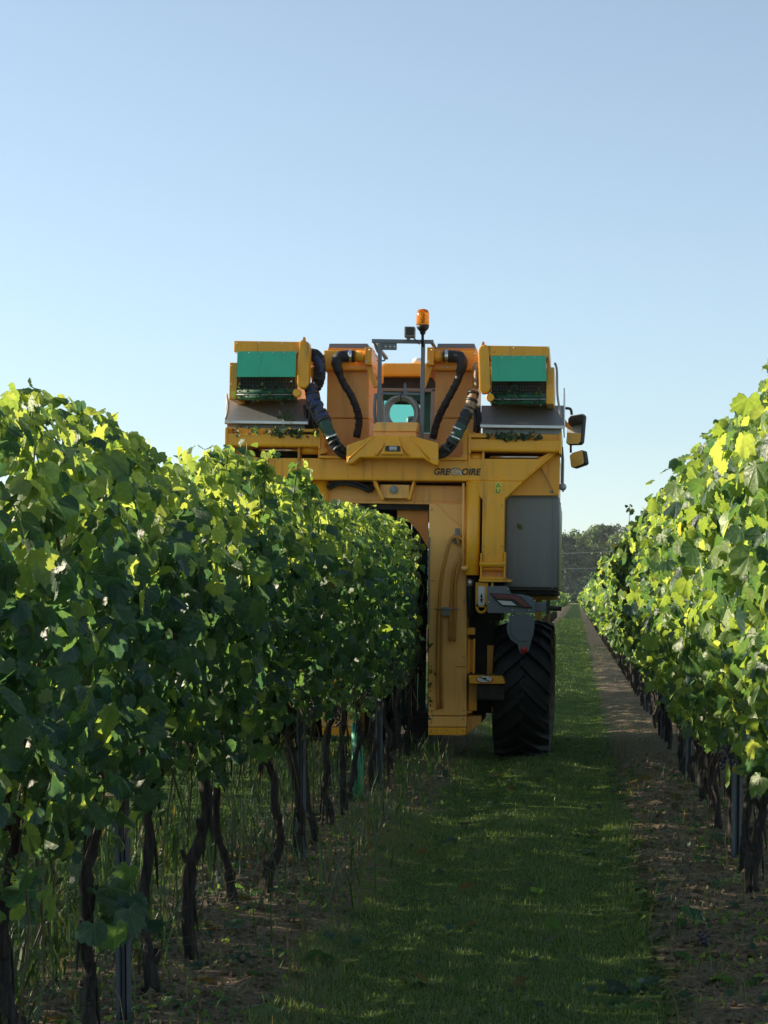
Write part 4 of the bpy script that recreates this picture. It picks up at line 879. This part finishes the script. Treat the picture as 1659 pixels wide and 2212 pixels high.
P1('rear_view_camera', 'silver', lambda m: (bx(m, 841, 964.5, 857, 973, 16.940, .012, .004), lat(m, [(.012, 0), (.010, -.01), (.004, -.012)], 849, 969, 16.938, 'Y', 12)))
P1('cover_box', 'ochre', lambda m: (pz(m, [(811, 912), (903, 912), (899, 932), (804, 932)], 17.10, .34, .008), bx(m, 806, 932, 898, 944, 17.12, .3, .006)))
bolts('bolt', 'trim', [(753, 995), (941, 990), (753, 968), (941, 962)], 16.999, .007)
def text(body, px, py, size, d, mat_, sp=1.0, sx=1.0, off=.0):
    c = bpy.data.curves.new('lettering', 'FONT'); c.body = body; c.size = size; c.shear = .22; c.extrude = .0015; c.offset = off; c.space_character = sp
    c.materials.append(M[mat_]); o = bpy.data.objects.new('lettering', c); COL.objects.link(o); o.parent = HV
    me = bpy.data.meshes.new_from_object(o.evaluated_get(bpy.context.evaluated_depsgraph_get())); bpy.data.objects.remove(o)
    me.materials.clear(); me.materials.append(M[mat_])
    o = link('lettering', me, HV, L3(px, py, d)); o.rotation_euler = (math.pi / 2, 0, 0); o.scale = (sx, 1, 1); return o
text('GRE', 936, 1025.2, .078, 17.244, 'ink', 1.02, .92, .0020)
text('OIRE', 996, 1025.6, .078, 17.244, 'ink', 1.02, .92, .0020)
def swoosh(m, r0, r1, a0, a1, cx, cy, sq, d, t):
    n = 22; a = []; b_ = []
    for k in range(n + 1):
        u = a0 + (a1 - a0) * k / n; wd = math.sin(math.pi * min(.98, k / n + .02)) ** .5
        a.append((cx + r0 * math.cos(u) * 1.0, cy - r0 * sq * math.sin(u))); b_.append((cx + (r0 - (r0 - r1) * wd) * math.cos(u), cy - (r0 - (r0 - r1) * wd) * sq * math.sin(u)))
    pz(m, a + b_[::-1], d, t)
P1('emblem', 'silver', lambda m: (swoosh(m, 11, 7.2, .5, 5.7, 985, 1019, .62, 17.240, .006), pz(m, [(983, 1018), (996, 1017), (998, 1026), (994, 1026), (993, 1020.5), (984, 1021)], 17.240, .006)))
P1('emblem_dark_arc', 'ink', lambda m: swoosh(m, 13, 10.6, .3, 5.4, 985, 1018.6, .62, 17.243, .004))  # dark printed crescent round the silver emblem

# --- lower beam, rear column, cylinders, posts
P1('lower_beam', 'ochre', lambda m: (bx(m, 655, 1047, 1008, 1084, 17.45, .30, .015), bx(m, 655, 1082, 1012, 1088, 17.44, .32, .004)))
P1('beam_shadow_box', 'dark', lambda m: bx(m, 640, 1034, 1010, 1050, 17.56, .3, 0)).name = 'beam_shade_box'  # dark box paints the shade between crossbeam and lower beam
strands([(712, 1052, 17.36), (735, 1042, 17.34), (765, 1046, 17.34), (805, 1056, 17.38)], 4, .014, .018); strands([(745, 1036, 17.34), (775, 1048, 17.33), (800, 1060, 17.36)], 3, .013, .016)
P1('coupling_bracket', 'yellow', lambda m: (pz(m, [(803, 1036), (812, 1036), (830, 1079), (824, 1079)], 17.3, .16), pz(m, [(892, 1037), (897, 1037), (886, 1079), (880, 1079)], 17.3, .16)))
P1('coupling_plate', 'ochre', lambda m: bx(m, 822, 1047, 884, 1076, 17.32, .02, .003))
P1('hex_bolt', 'steel', lambda m: (lat(m, [(.036, 0), (.036, -.012), (.030, -.014)], 851, 1058, 17.318, 'Y', 20), lat(m, [(.022, -.012), (.022, -.035), (.018, -.038)], 851, 1058, 17.318, 'Y', 6)))
P1('lift_cylinder', 'yellow', lambda m: lat(m, [(.07, 0), (.07, .35)], 692, 1125, 17.42, 'Z', 18))
P1('lift_cylinder', 'yellow', lambda m: (lat(m, [(.056, -.395), (.060, -.39), (.060, -.32), (.063, -.315), (.063, .395), (.05, .40)], 1021, 1142, 17.28, 'Z', 22)))
P1('guide_rod', 'ochre', lambda m: (tb(m, [(1001, 1044, 17.24), (1000, 1230, 17.24)], .010, 8, 1), lat(m, [(.018, -.03), (.022, -.02), (.022, .03)], 1004, 1228, 17.24, 'X', 12)))
def col_side(f, back):
    P1('rear_column', 'ochre', lambda m: (pz(m, [(f(927), 1088), (f(1008), 1088), (f(1008), 1546), (f(925), 1546)], 17.34, back, .010)))
    P1('kick_plate', 'ochre', lambda m: bx(m, *sorted((f(926), f(1007))), 17.335, .4, .006) if False else pz(m, [(f(925), 1547.5), (f(1008), 1547.5), (f(1007), 1570), (f(925), 1570)], 17.335, .4, .006))
    P1('kick_plate', 'yellow', lambda m: pz(m, [(f(925), 1571.5), (f(1007), 1571.5), (f(1006), 1588), (f(925), 1588)], 17.33, .4, .006))
col_side(lambda q: q, .55); col_side(lambda q: 1702 - q, .55)
P1('edge_strip', 'panel', lambda m: bx(m, 924.5, 1160, 928, 1345, 17.33, .01, .001))
P1('panel_fold', 'ochre', lambda m: (tb(m, [(945, 1090, 17.338), (975, 1120, 17.338), (1000, 1138, 17.338)], .004, 5, 2),))
P1('hose', 'hose_tan', lambda m: tb(m, [(992, 1176, 17.29), (986, 1160, 17.27), (974, 1166, 17.27), (964, 1198, 17.27), (953, 1255, 17.28), (948, 1330, 17.30), (946, 1430, 17.30), (946, 1532, 17.31)], .016, 9, 4, .03))
P1('hose', 'hose_tan', lambda m: tb(m, [(988, 1158, 17.28), (1002, 1170, 17.26), (1000, 1196, 17.26), (986, 1218, 17.26), (978, 1250, 17.27), (974, 1320, 17.29), (972, 1385, 17.29)], .015, 9, 4, .03))
P1('hose', 'hose_tan', lambda m: tb(m, [(1001, 1185, 17.25), (990, 1225, 17.25), (984, 1262, 17.26), (983, 1330, 17.28), (981, 1386, 17.28)], .014, 9, 4, .03))
P1('hose', 'hose_tan', lambda m: tb(m, [(955, 1330, 17.31), (953, 1420, 17.315), (954, 1530, 17.32)], .013, 9, 4, .03))
P1('hose_clip', 'panel', lambda m: (bx(m, 955, 1311, 976, 1330, 17.28, .03, .004), tb(m, [(938, 1316, 17.26), (992, 1316, 17.26)], .005, 6, 1)))
P1('hose_clip', 'grey', lambda m: (bx(m, 983, 1141, 992, 1168, 17.31, .02, .004), lat(m, [(.045, .01), (.045, -.02), (.04, -.025)], 987, 1164, 17.32, 'Y', 16)))
bolts('bolt', 'steel', [(1000, 1553), (1001, 1578), (932, 1553), (932, 1578)], 17.325, .007)
P1('post_flare', 'yellow', lambda m: pz(m, [(1016, 1038), (1131, 1040), (1090, 1078), (1040, 1078)], 17.24, .27, .008))
P1('hanger_post', 'yellow', lambda m: bx(m, 1041, 1070, 1089, 1232, 17.235, .24, .012))
P1('hanger_clevis', 'yellow', lambda m: (bx(m, 1037, 1195, 1041, 1250, 17.20, .2, .003), bx(m, 1088, 1192, 1092, 1250, 17.20, .2, .003), bx(m, 1036, 1246, 1094, 1251, 17.18, .24, .003), bx(m, 1040, 1228, 1089, 1248, 17.30, .1, .003), bx(m, 1034, 1251.5, 1105, 1257, 17.17, .26, .003), bx(m, 1061, 1257, 1066, 1268, 17.2, .03, .003)))
P1('clevis_pin', 'yellow', lambda m: tb(m, [(1036, 1219, 17.22), (1093, 1219, 17.22)], .026, 14, 1))
bolts('bolt', 'trim', [(1050, 1243), (1080, 1243)], 17.298, .008)
st_ = P1('warning_sticker', 'sticker', lambda m: bx(m, 1069, 1042, 1084, 1066, 17.231, .003, 0))
P1('sticker_symbol', 'ink', lambda m: (pz(m, [(1071, 1052), (1076.5, 1043.5), (1082, 1052)], 17.2285, .002), bx(m, 1071.5, 1056, 1073, 1064, 17.2285, .002, 0), bx(m, 1071.5, 1062.5, 1079, 1064, 17.2285, .002, 0), bx(m, 1079, 1056, 1080.5, 1064, 17.2285, .002, 0)), st_)
P1('sticker_symbol', 'sticker', lambda m: pz(m, [(1073.4, 1051), (1076.5, 1046), (1079.6, 1051)], 17.2265, .002), st_)

PS('inner_frame', 'dark', [lambda m: bx(m, 1009, 1044, 1086, 1340, 17.75, .6, .01), lambda m: bx(m, 664, 905, 704, 1000, 17.95, .8, .01), lambda m: bx(m, 1010, 925, 1034, 1000, 17.95, .8, .01)])  # dark boxes added behind the gaps to hide the bright sky

# --- tunnel the vines pass through
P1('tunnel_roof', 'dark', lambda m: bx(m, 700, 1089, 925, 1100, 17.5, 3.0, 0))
P1('tunnel_arch', 'orange', lambda m: pz(m, [(858, 1100), (925, 1100), (925, 1185), (905, 1150), (885, 1128), (858, 1122)], 17.6, .04))
PS('tunnel_wall', 'green_dark', [lambda m: bx(m, 926, 1100, 932, 1590, 17.9, 2.6, 0), lambda m: bx(m, 772, 1100, 778, 1590, 17.9, 2.6, 0)])
for k in range(8): P1('curtain_strip', 'green_dark', lambda m: bx(m, 779 + k * 18, 1100, 796 + k * 18, 1560 + R.uniform(-8, 8), 18.9 + .02 * (k % 2), .01, 0))

PS('catcher_tray', 'dark', [lambda m: pz(m, [(884, 1545), (926, 1540), (926, 1622), (890, 1626)], 17.85, 2.4, .02), lambda m: pz(m, [(776, 1540), (822, 1545), (816, 1626), (776, 1622)], 17.85, 2.4, .02)])  # catcher plates, made dark and added to close a pale gap

# --- side tanks
for f, nm in ((lambda q: q, 'r'), (lambda q: 1702 - q, 'l')):
    P1('side_tank', 'panel', lambda m: bx(m, *[v for pr_ in zip(sorted((f(1089), f(1208))), (1070, 1275)) for v in pr_], 17.48, 2.9, .035, 3))
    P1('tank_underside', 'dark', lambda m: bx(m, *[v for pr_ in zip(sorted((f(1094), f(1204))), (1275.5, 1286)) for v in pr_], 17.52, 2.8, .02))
P1('side_body', 'yellow', lambda m: bx(m, 1100, 958, 1206, 1066, 17.8, 2.6, .02))  # upper body, added to cover a sky gap and show in the mirrors
P1('side_body', 'yellow', lambda m: bx(m, 494, 958, 600, 1066, 17.8, 2.6, .02))
P1('added_deck', 'yellow', lambda m: bx(m, 1100, 905, 1206, 1060, 18.95, 1.5, .02)); P1('added_deck', 'yellow', lambda m: bx(m, 494, 905, 600, 1060, 18.95, 1.5, .02))  # unseen blocks added behind the hoppers so the mirrors reflect yellow
P1('tank_fold', 'panel', lambda m: bx(m, 1193, 1074, 1195.5, 1272, 17.474, .02, .002)); P1('tank_fold', 'panel', lambda m: bx(m, 1090, 1072, 1207, 1075, 17.472, .02, .002))
P1('drip_edge', 'dark', lambda m: bx(m, 1092, 1268, 1206, 1271, 17.476, .01, .001))
bolts('bolt', 'steel', [(1096, 1090), (1096, 1170), (1096, 1255), (1202, 1095), (1202, 1175), (1202, 1258)], 17.479, .006)
bolts('bolt', 'trim', [(710, 810), (710, 895), (792, 810), (792, 895), (710, 912), (710, 990), (945, 810), (1023, 810), (945, 895), (1023, 895), (945, 912), (1023, 912), (1023, 990)], 17.749, .006)
bolts('bolt', 'trim', [(702, 764), (702, 792), (760, 794), (1027, 764), (1027, 792), (965, 794)], 17.659, .007)
bolts('bolt', 'trim', [(512, 742), (560, 741), (610, 742), (500, 790), (500, 830), (1052, 752), (1110, 752), (1185, 752), (1189, 800), (1189, 835)], 17.098, .006)
bolts('bolt', 'steel', [(1046, 1092), (1084, 1092), (1046, 1180), (1084, 1180), (1016, 1050), (900, 1060), (960, 1054), (990, 1078), (700, 1060)], 17.232, .006)
bolts('bolt', 'steel', [(933, 1100), (1002, 1110), (1002, 1300), (1002, 1420), (1002, 1535), (933, 1535), (966, 1578)], 17.337, .007)
P1('panel_seam', 'ink', lambda m: bx(m, 930, 1254, 940, 1255, 17.337, .005, 0)); P1('panel_seam', 'ink', lambda m: bx(m, 985, 1440, 1007, 1441, 17.337, .005, 0))
PS('tank_support', 'ochre', [lambda m: bx(m, 1118, 1287, 1206, 1296, 17.8, .3, .01), lambda m: bx(m, 1156, 1296, 1170, 1340, 17.9, .25, .01), lambda m: bx(m, 1180, 1296, 1188, 1345, 18.4, .1, .01)])
bolts('bolt', 'steel', [(1112, 1082)], 17.48, .006)
P1('side_lamp', 'silver', lambda m: (lat(m, [(.02, -.03), (.03, -.01), (.03, .02), (.01, .035)], 1215, 1052, 17.6, 'X', 12), bx(m, 1207, 1086, 1212, 1090, 17.6, .03, .003)))

# --- tail lamp carrier
P1('lamp_carrier', 'grey', lambda m: (pz(m, [(1053, 1266), (1096, 1266), (1104, 1282), (1128, 1284), (1150, 1290), (1156, 1303), (1155, 1325), (1053, 1324)], 17.14, .012, .003), bx(m, 1150, 1301, 1185, 1321, 17.2, .05, .006)))
tl = P1('tail_lamp', 'ink', lambda m: pz(m, [(1058, 1281), (1112, 1283), (1126, 1290), (1150, 1312), (1148, 1314), (1130, 1313), (1119, 1311), (1084, 1309), (1070, 1296)], 17.125, .02, .003))
P1('red_lens', 'dullred', lambda m: pz(m, [(1062, 1283.5), (1111, 1285.5), (1124, 1291.5), (1145, 1311), (1132, 1311), (1110, 1294.5), (1074, 1293)], 17.119, .01, .002), tl)
P1('white_lens', 'white', lambda m: pz(m, [(1074, 1297), (1104, 1299), (1116, 1308), (1086, 1307)], 17.119, .01, .002), tl)
P1('mud_plate', 'grey', lambda m: pz(m, [(1101, 1326), (1152, 1327), (1155, 1352), (1153, 1366), (1146, 1392), (1143, 1404), (1138, 1411), (1130, 1413), (1124, 1410), (1120, 1402), (1118, 1392), (1103, 1382), (1096, 1368), (1094, 1352), (1100, 1340)], 17.15, .012, .003))
P1('plate_rim', 'grey', lambda m: tb(m, [(1104, 1346, 17.148), (1102, 1358, 17.148), (1108, 1374, 17.148), (1122, 1384, 17.148), (1140, 1384, 17.148)], .004, 5, 3))
P1('reflector', 'red', lambda m: (lat(m, [(.029, 0), (.029, -.010), (.022, -.014), (.007, -.014), (.006, -.019)], 1132, 1404, 17.15, 'Y', 20)))
bolts('bolt', 'trim', [(1056, 1300), (1107, 1318), (1143, 1318), (1108, 1330), (1145, 1330), (1098, 1272), (1128, 1305)], 17.14, .007)
P1('socket', 'black', lambda m: (bx(m, 1180, 1300, 1187, 1325, 17.18, .06, .006), tb(m, [(1185, 1314, 17.2), (1213, 1315, 17.2)], .020, 10, 1), tb(m, [(1107, 1292, 17.3), (1140, 1288, 17.3), (1150, 1298, 17.3), (1142, 1304, 17.3)], .006, 6, 3)))

# --- lifting hook, hoses, step, ladder pieces
P1('tow_hook', 'yellow', lambda m: (bx(m, 1027, 1258, 1054, 1312, 17.21, .03, .004), lat(m, [(.028, .03), (.050, .03), (.050, 0), (.028, 0), (.028, .03)], 1040, 1313, 17.21, 'Y', 22)))
hs = P1('arrow_sticker', 'white', lambda m: bx(m, 1033, 1267, 1047, 1308, 17.2065, .003, 0))
P1('arrow_symbol', 'ink', lambda m: (pz(m, [(1039.2, 1282), (1041.2, 1282), (1041.2, 1302), (1039.2, 1302)], 17.2035, .002), pz(m, [(1036.5, 1294), (1043.5, 1294), (1040, 1303)], 17.2035, .002), pz(m, [(1037.5, 1286), (1042.5, 1286), (1042, 1291), (1038, 1291)], 17.2035, .002)), hs)
PS('hydraulic_hose', 'black', [lambda m: tb(m, [(1015, 1242, 17.3), (1014, 1290, 17.3), (1017, 1335, 17.35)], .024, 10, 3), lambda m: tb(m, [(1023, 1242, 17.32), (1024, 1280, 17.32), (1024, 1330, 17.4)], .014, 8, 3)])
P1('hose_fitting', 'trim', lambda m: tb(m, [(1016, 1252, 17.285), (1015, 1266, 17.285)], .022, 10, 1))
P1('axle_housing', 'dark', lambda m: (bx(m, 1008, 1335, 1068, 1540, 17.75, 1.0, .02), bx(m, 930, 1420, 1068, 1540, 18.2, .5, .02)))
PS('ladder_bracket', 'yellow', [lambda m: bx(m, 1009, 1356, 1026, 1371, 17.4, .1, .004), lambda m: bx(m, 1010, 1380, 1015, 1455, 17.45, .06, .003), lambda m: bx(m, 1021, 1380, 1026, 1455, 17.45, .06, .003), lambda m: bx(m, 1014, 1382, 1022, 1452, 17.5, .04, .003), lambda m: bx(m, 1052, 1394, 1066, 1460, 17.7, .06, .004), lambda m: bx(m, 1012, 1478, 1030, 1535, 17.42, .06, .004), lambda m: bx(m, 1008, 1536, 1020, 1540, 17.40, .1, .003), lambda m: bx(m, 1062, 1525, 1081, 1538, 17.5, .08, .01)])
P1('step', 'yellow', lambda m: pz(m, [(1012, 1459), (1086, 1461), (1091, 1477), (1014, 1477)], 17.22, .26, .005))
P1('step_box', 'dark', lambda m: bx(m, 1030, 1477.5, 1090, 1512, 17.25, .24, .01))
def ellipse(m, cx, cy, rx, ry, d, t): pz(m, [(cx + rx * math.cos(k * .2618), cy + ry * math.sin(k * .2618)) for k in range(24)], d, t)
ss = P1('no_step_sticker', 'red', lambda m: ellipse(m, 1047, 1467.5, 19, 8, 17.217, .003))
P1('sticker_disc', 'white', lambda m: ellipse(m, 1047, 1467, 16.5, 6.8, 17.2145, .003), ss)
P1('sticker_bar', 'ink', lambda m: (pz(m, [(1035, 1463), (1038, 1462), (1058, 1471), (1055, 1472)], 17.212, .002), ellipse(m, 1047, 1466, 4, 2.5, 17.2125, .002)), ss)
P1('chain_guard', 'ochre', lambda m: pz(m, [(1008, 1546), (1040, 1546), (1040, 1562), (1008, 1586)], 17.5, .9, .01))

# --- wheels
def wheel(lx, ly, rad, width):
    hub = MB(); hub.lathe([(.04, -.10), (.11, -.10), (.12, -.06), (.27, -.05), (.30, -width * .30), (.33, -width * .34), (.33, width * .34), (.30, width * .30), (.27, .05), (.12, .06), (.11, .10), (.04, .10)], (0, 0, 0), 'X', 28)
    for k in range(8):
        a = k * math.pi / 4; hub.lathe([(.014, .05), (.014, .085), (.010, .09)], (0, .19 * math.cos(a), .19 * math.sin(a)), 'X', 6)
    h_ = hub.build('wheel', M['yellow'], HV, (lx, ly, rad - .02))
    mb = MB(); w2 = width / 2; prof_ = [(.325, -w2 * .72), (.40, -w2 * .92), (rad - .14, -w2), (rad - .075, -w2 * .93), (rad - .05, -w2 * .75), (rad - .042, 0), (rad - .05, w2 * .75), (rad - .075, w2 * .93), (rad - .14, w2), (.40, w2 * .92), (.325, w2 * .72)]
    mb.lathe(prof_, (0, 0, 0), 'X', 56)
    nl = 20
    for sg in (-1, 1):
        for k in range(nl):
            a0 = 2 * math.pi * (k + (.5 if sg > 0 else 0)) / nl; secs = []
            for u in (0, .35, .7, 1.0, 1.12):
                x = sg * w2 * (-.06 + 1.0 * min(u, 1)) if u <= 1 else sg * w2 * .99
                base = np.interp(abs(x), [0, w2 * .75, w2 * .93, w2], [rad - .043, rad - .052, rad - .08, rad - .13]); top = np.interp(abs(x), [0, w2 * .8, w2 * .97, w2], [rad, rad - .006, rad - .035, rad - .075])
                if u > 1: base -= .05; top -= .07
                a = a0 + u * .40; hw = .030 / rad * (1 + .35 * u)
                secs.append([mb.bm.verts.new((x, r_ * math.cos(a + s_ * hw), r_ * math.sin(a + s_ * hw))) for r_, s_ in ((base, -1.3), (top, -1), (top, 1), (base, 1.3))])
            fs = []
            for A, B_ in zip(secs, secs[1:]):
                for q in range(3): fs.append(mb.bm.faces.new((A[q], A[q + 1], B_[q + 1], B_[q])))
            fs.append(mb.bm.faces.new(secs[0])); fs.append(mb.bm.faces.new(secs[-1][::-1]))
            bmesh.ops.recalc_face_normals(mb.bm, faces=fs)
    ty = mb.build('tyre', M['tyre'], h_); ty.rotation_euler = (2.2, 0, 0)
    return h_
wx = L(1128, 1490, 17.6)[0]
w0 = wheel(wx, .55, .595, .51)
for lx, ly in ((-wx + .02, .55), (wx, 2.75), (-wx + .02, 2.75)):
    c = w0.copy(); COL.objects.link(c); c.location = (lx, ly, w0.location.z)
    for ch in list(w0.children): g = ch.copy(); COL.objects.link(g); g.parent = c

# --- mirrors on the far side of the cab
def mirror(pts, d, yaw, pitch, r_):
    """mirror turned towards the cab; outline given as it shows from behind"""
    cx = sum(p[0] for p in pts) / len(pts); cy = sum(p[1] for p in pts) / len(pts); s_ = d / FPX
    q = [((px - cx) * s_ / math.cos(yaw), -(py - cy) * s_ / math.cos(pitch)) for px, py in pts]
    mb = MB(); mb.prism(q, .06, 'Y', 0, r_); o = mb.build('mirror', M['black'], HV, L3(cx, cy, d)); o.rotation_euler = (pitch, 0, -yaw)
    P1('mirror_glass', 'mirror', lambda m: m.prism([(u * .90, v * .93) for u, v in q], .004, 'Y', -.005), o)
def rr(x0, y0, x1, y1, c, sk=0): return [(x0 + c, y0 + sk), (x1 - c, y0), (x1, y0 + c), (x1 - sk, y1 - c), (x1 - c - sk, y1), (x0 + c - sk, y1), (x0 - sk, y1 - c), (x0, y0 + c + sk)]
mirror(rr(1226, 894, 1260, 961, 5, 3), 20.2, .55, -.03, .01)
mirror([(1229, 983), (1235, 977), (1254, 972), (1259, 974), (1265, 1000), (1262, 1004), (1240, 1011), (1234, 1008)], 20.2, .72, -.10, .01)
P1('mirror_arm', 'black', lambda m: (tb(m, [(1205, 882, 20.25), (1226, 882, 20.25), (1233, 885, 20.25), (1235, 896, 20.25)], .014, 8, 4), tb(m, [(1233, 960, 20.25), (1233, 978, 20.25)], .012, 8, 1)))
P1('mirror_bracket', 'orange', lambda m: pz(m, [(1212, 896), (1220, 905), (1238, 928), (1240, 933), (1222, 922), (1212, 912)], 19.6, .04, .006))

# --- what lies on the machine
def debris(x0, x1, y0, y1, d0, d1, n, big):
    P = np.array([L3(R.uniform(x0, x1), R.gauss((y0 + y1) / 2, (y1 - y0) / 2.6), R.uniform(d0, d1)) for _ in range(n)])
    Mw = np.array(Matrix.Translation((XC, 17.4, .012)) @ Matrix.Rotation(TH, 4, 'Y')); P = P @ Mw[:3, :3].T + Mw[:3, 3]
    return dict(pos=P, fr=frames(np.stack([rng.normal(0, .6, n), -.8 + rng.normal(0, .4, n), .5 + rng.normal(0, .4, n)], -1), rng.normal(0, 1, (n, 3))), size=rng.uniform(.012, big, n), tint=rng.choice([0, 0, 2, 2, 1, 0, 7, 3], n), shape=rng.integers(0, 8, n))
dl = cat_leaves(*[debris(c - 14, c + 14, 927, 941, 17.15, 17.28, n_, s_) for c, n_, s_ in ((512, 10, .026), (545, 22, .030), (580, 16, .026), (604, 44, .036), (632, 50, .036), (652, 20, .03), (676, 14, .034))], *[debris(c - 12, c + 12, 938, 948, 17.15, 17.28, n_, s_) for c, n_, s_ in ((1056, 16, .028), (1084, 40, .032), (1108, 30, .034), (1136, 34, .028), (1160, 20, .028))], debris(515, 630, 838, 860, 17.09, 17.12, 110, .024), debris(1056, 1172, 848, 872, 17.09, 17.12, 120, .022), debris(1100, 1115, 828, 842, 17.1, 17.12, 14, .034), debris(600, 640, 885, 915, 17.22, 17.26, 18, .035))
o = joined('leaf_debris', dl); tag(o, 'torn vine leaves on the yellow ledges, gratings and rollers of the harvester', 'leaf debris', kind='stuff')
dl = cat_leaves(*[debris(924, 924 + R.uniform(6, 16), q, q + R.uniform(10, 30), 17.325, 17.335, R.randrange(4, 12), .016) for q in (1385, 1442, 1468, 1510, 1536, 1560)], debris(1012, 1090, 1457, 1461, 17.24, 17.4, 40, .02))
o = joined('leaf_debris', dl); tag(o, 'leaf crumbs and dirt stuck along the left edge of the rear column', 'leaf debris', kind='stuff')
Mw = Matrix.Translation((XC, 17.4, .012)) @ Matrix.Rotation(TH, 4, 'Y')
for px, py, d, s_, sh, c, rot, lab in ((1124, 1142, 17.465, .055, 2, 4, (1.3, .3, 2.6), 'light green torn leaf stuck on the dark grey tank panel'), (682, 1087 - 145, 17.15, .05, 4, 4, (1.2, .2, .5), 'bright green leaf hanging over the left yellow ledge')):
    o = link('torn_leaf', leaf_mesh(sh, c)); o.location = Mw @ Vector(L3(px, py, d)); o.scale = (s_ * .6, s_, s_); o.rotation_euler = rot; tag(o, lab, 'leaf')

# ------------------------------------------------------------------ thin morning haze round the whole vineyard
mh = bpy.data.materials.new('morning_haze'); mh.use_nodes = True; t = mh.node_tree; t.nodes.remove(t.nodes['Principled BSDF'])
pv = N(t, 'ShaderNodeVolumePrincipled'); pv.inputs['Color'].default_value = (0.80, 0.88, 1.0, 1); pv.inputs['Density'].default_value = 0.00012
t.links.new(pv.outputs[0], t.nodes['Material Output'].inputs['Volume'])
tag(MB().box(-1600, 1600, -400, 2600, -2.0, 26.0).build('haze', mh), 'thin pale morning haze over the vineyard and the far wood', 'haze', kind='stuff')
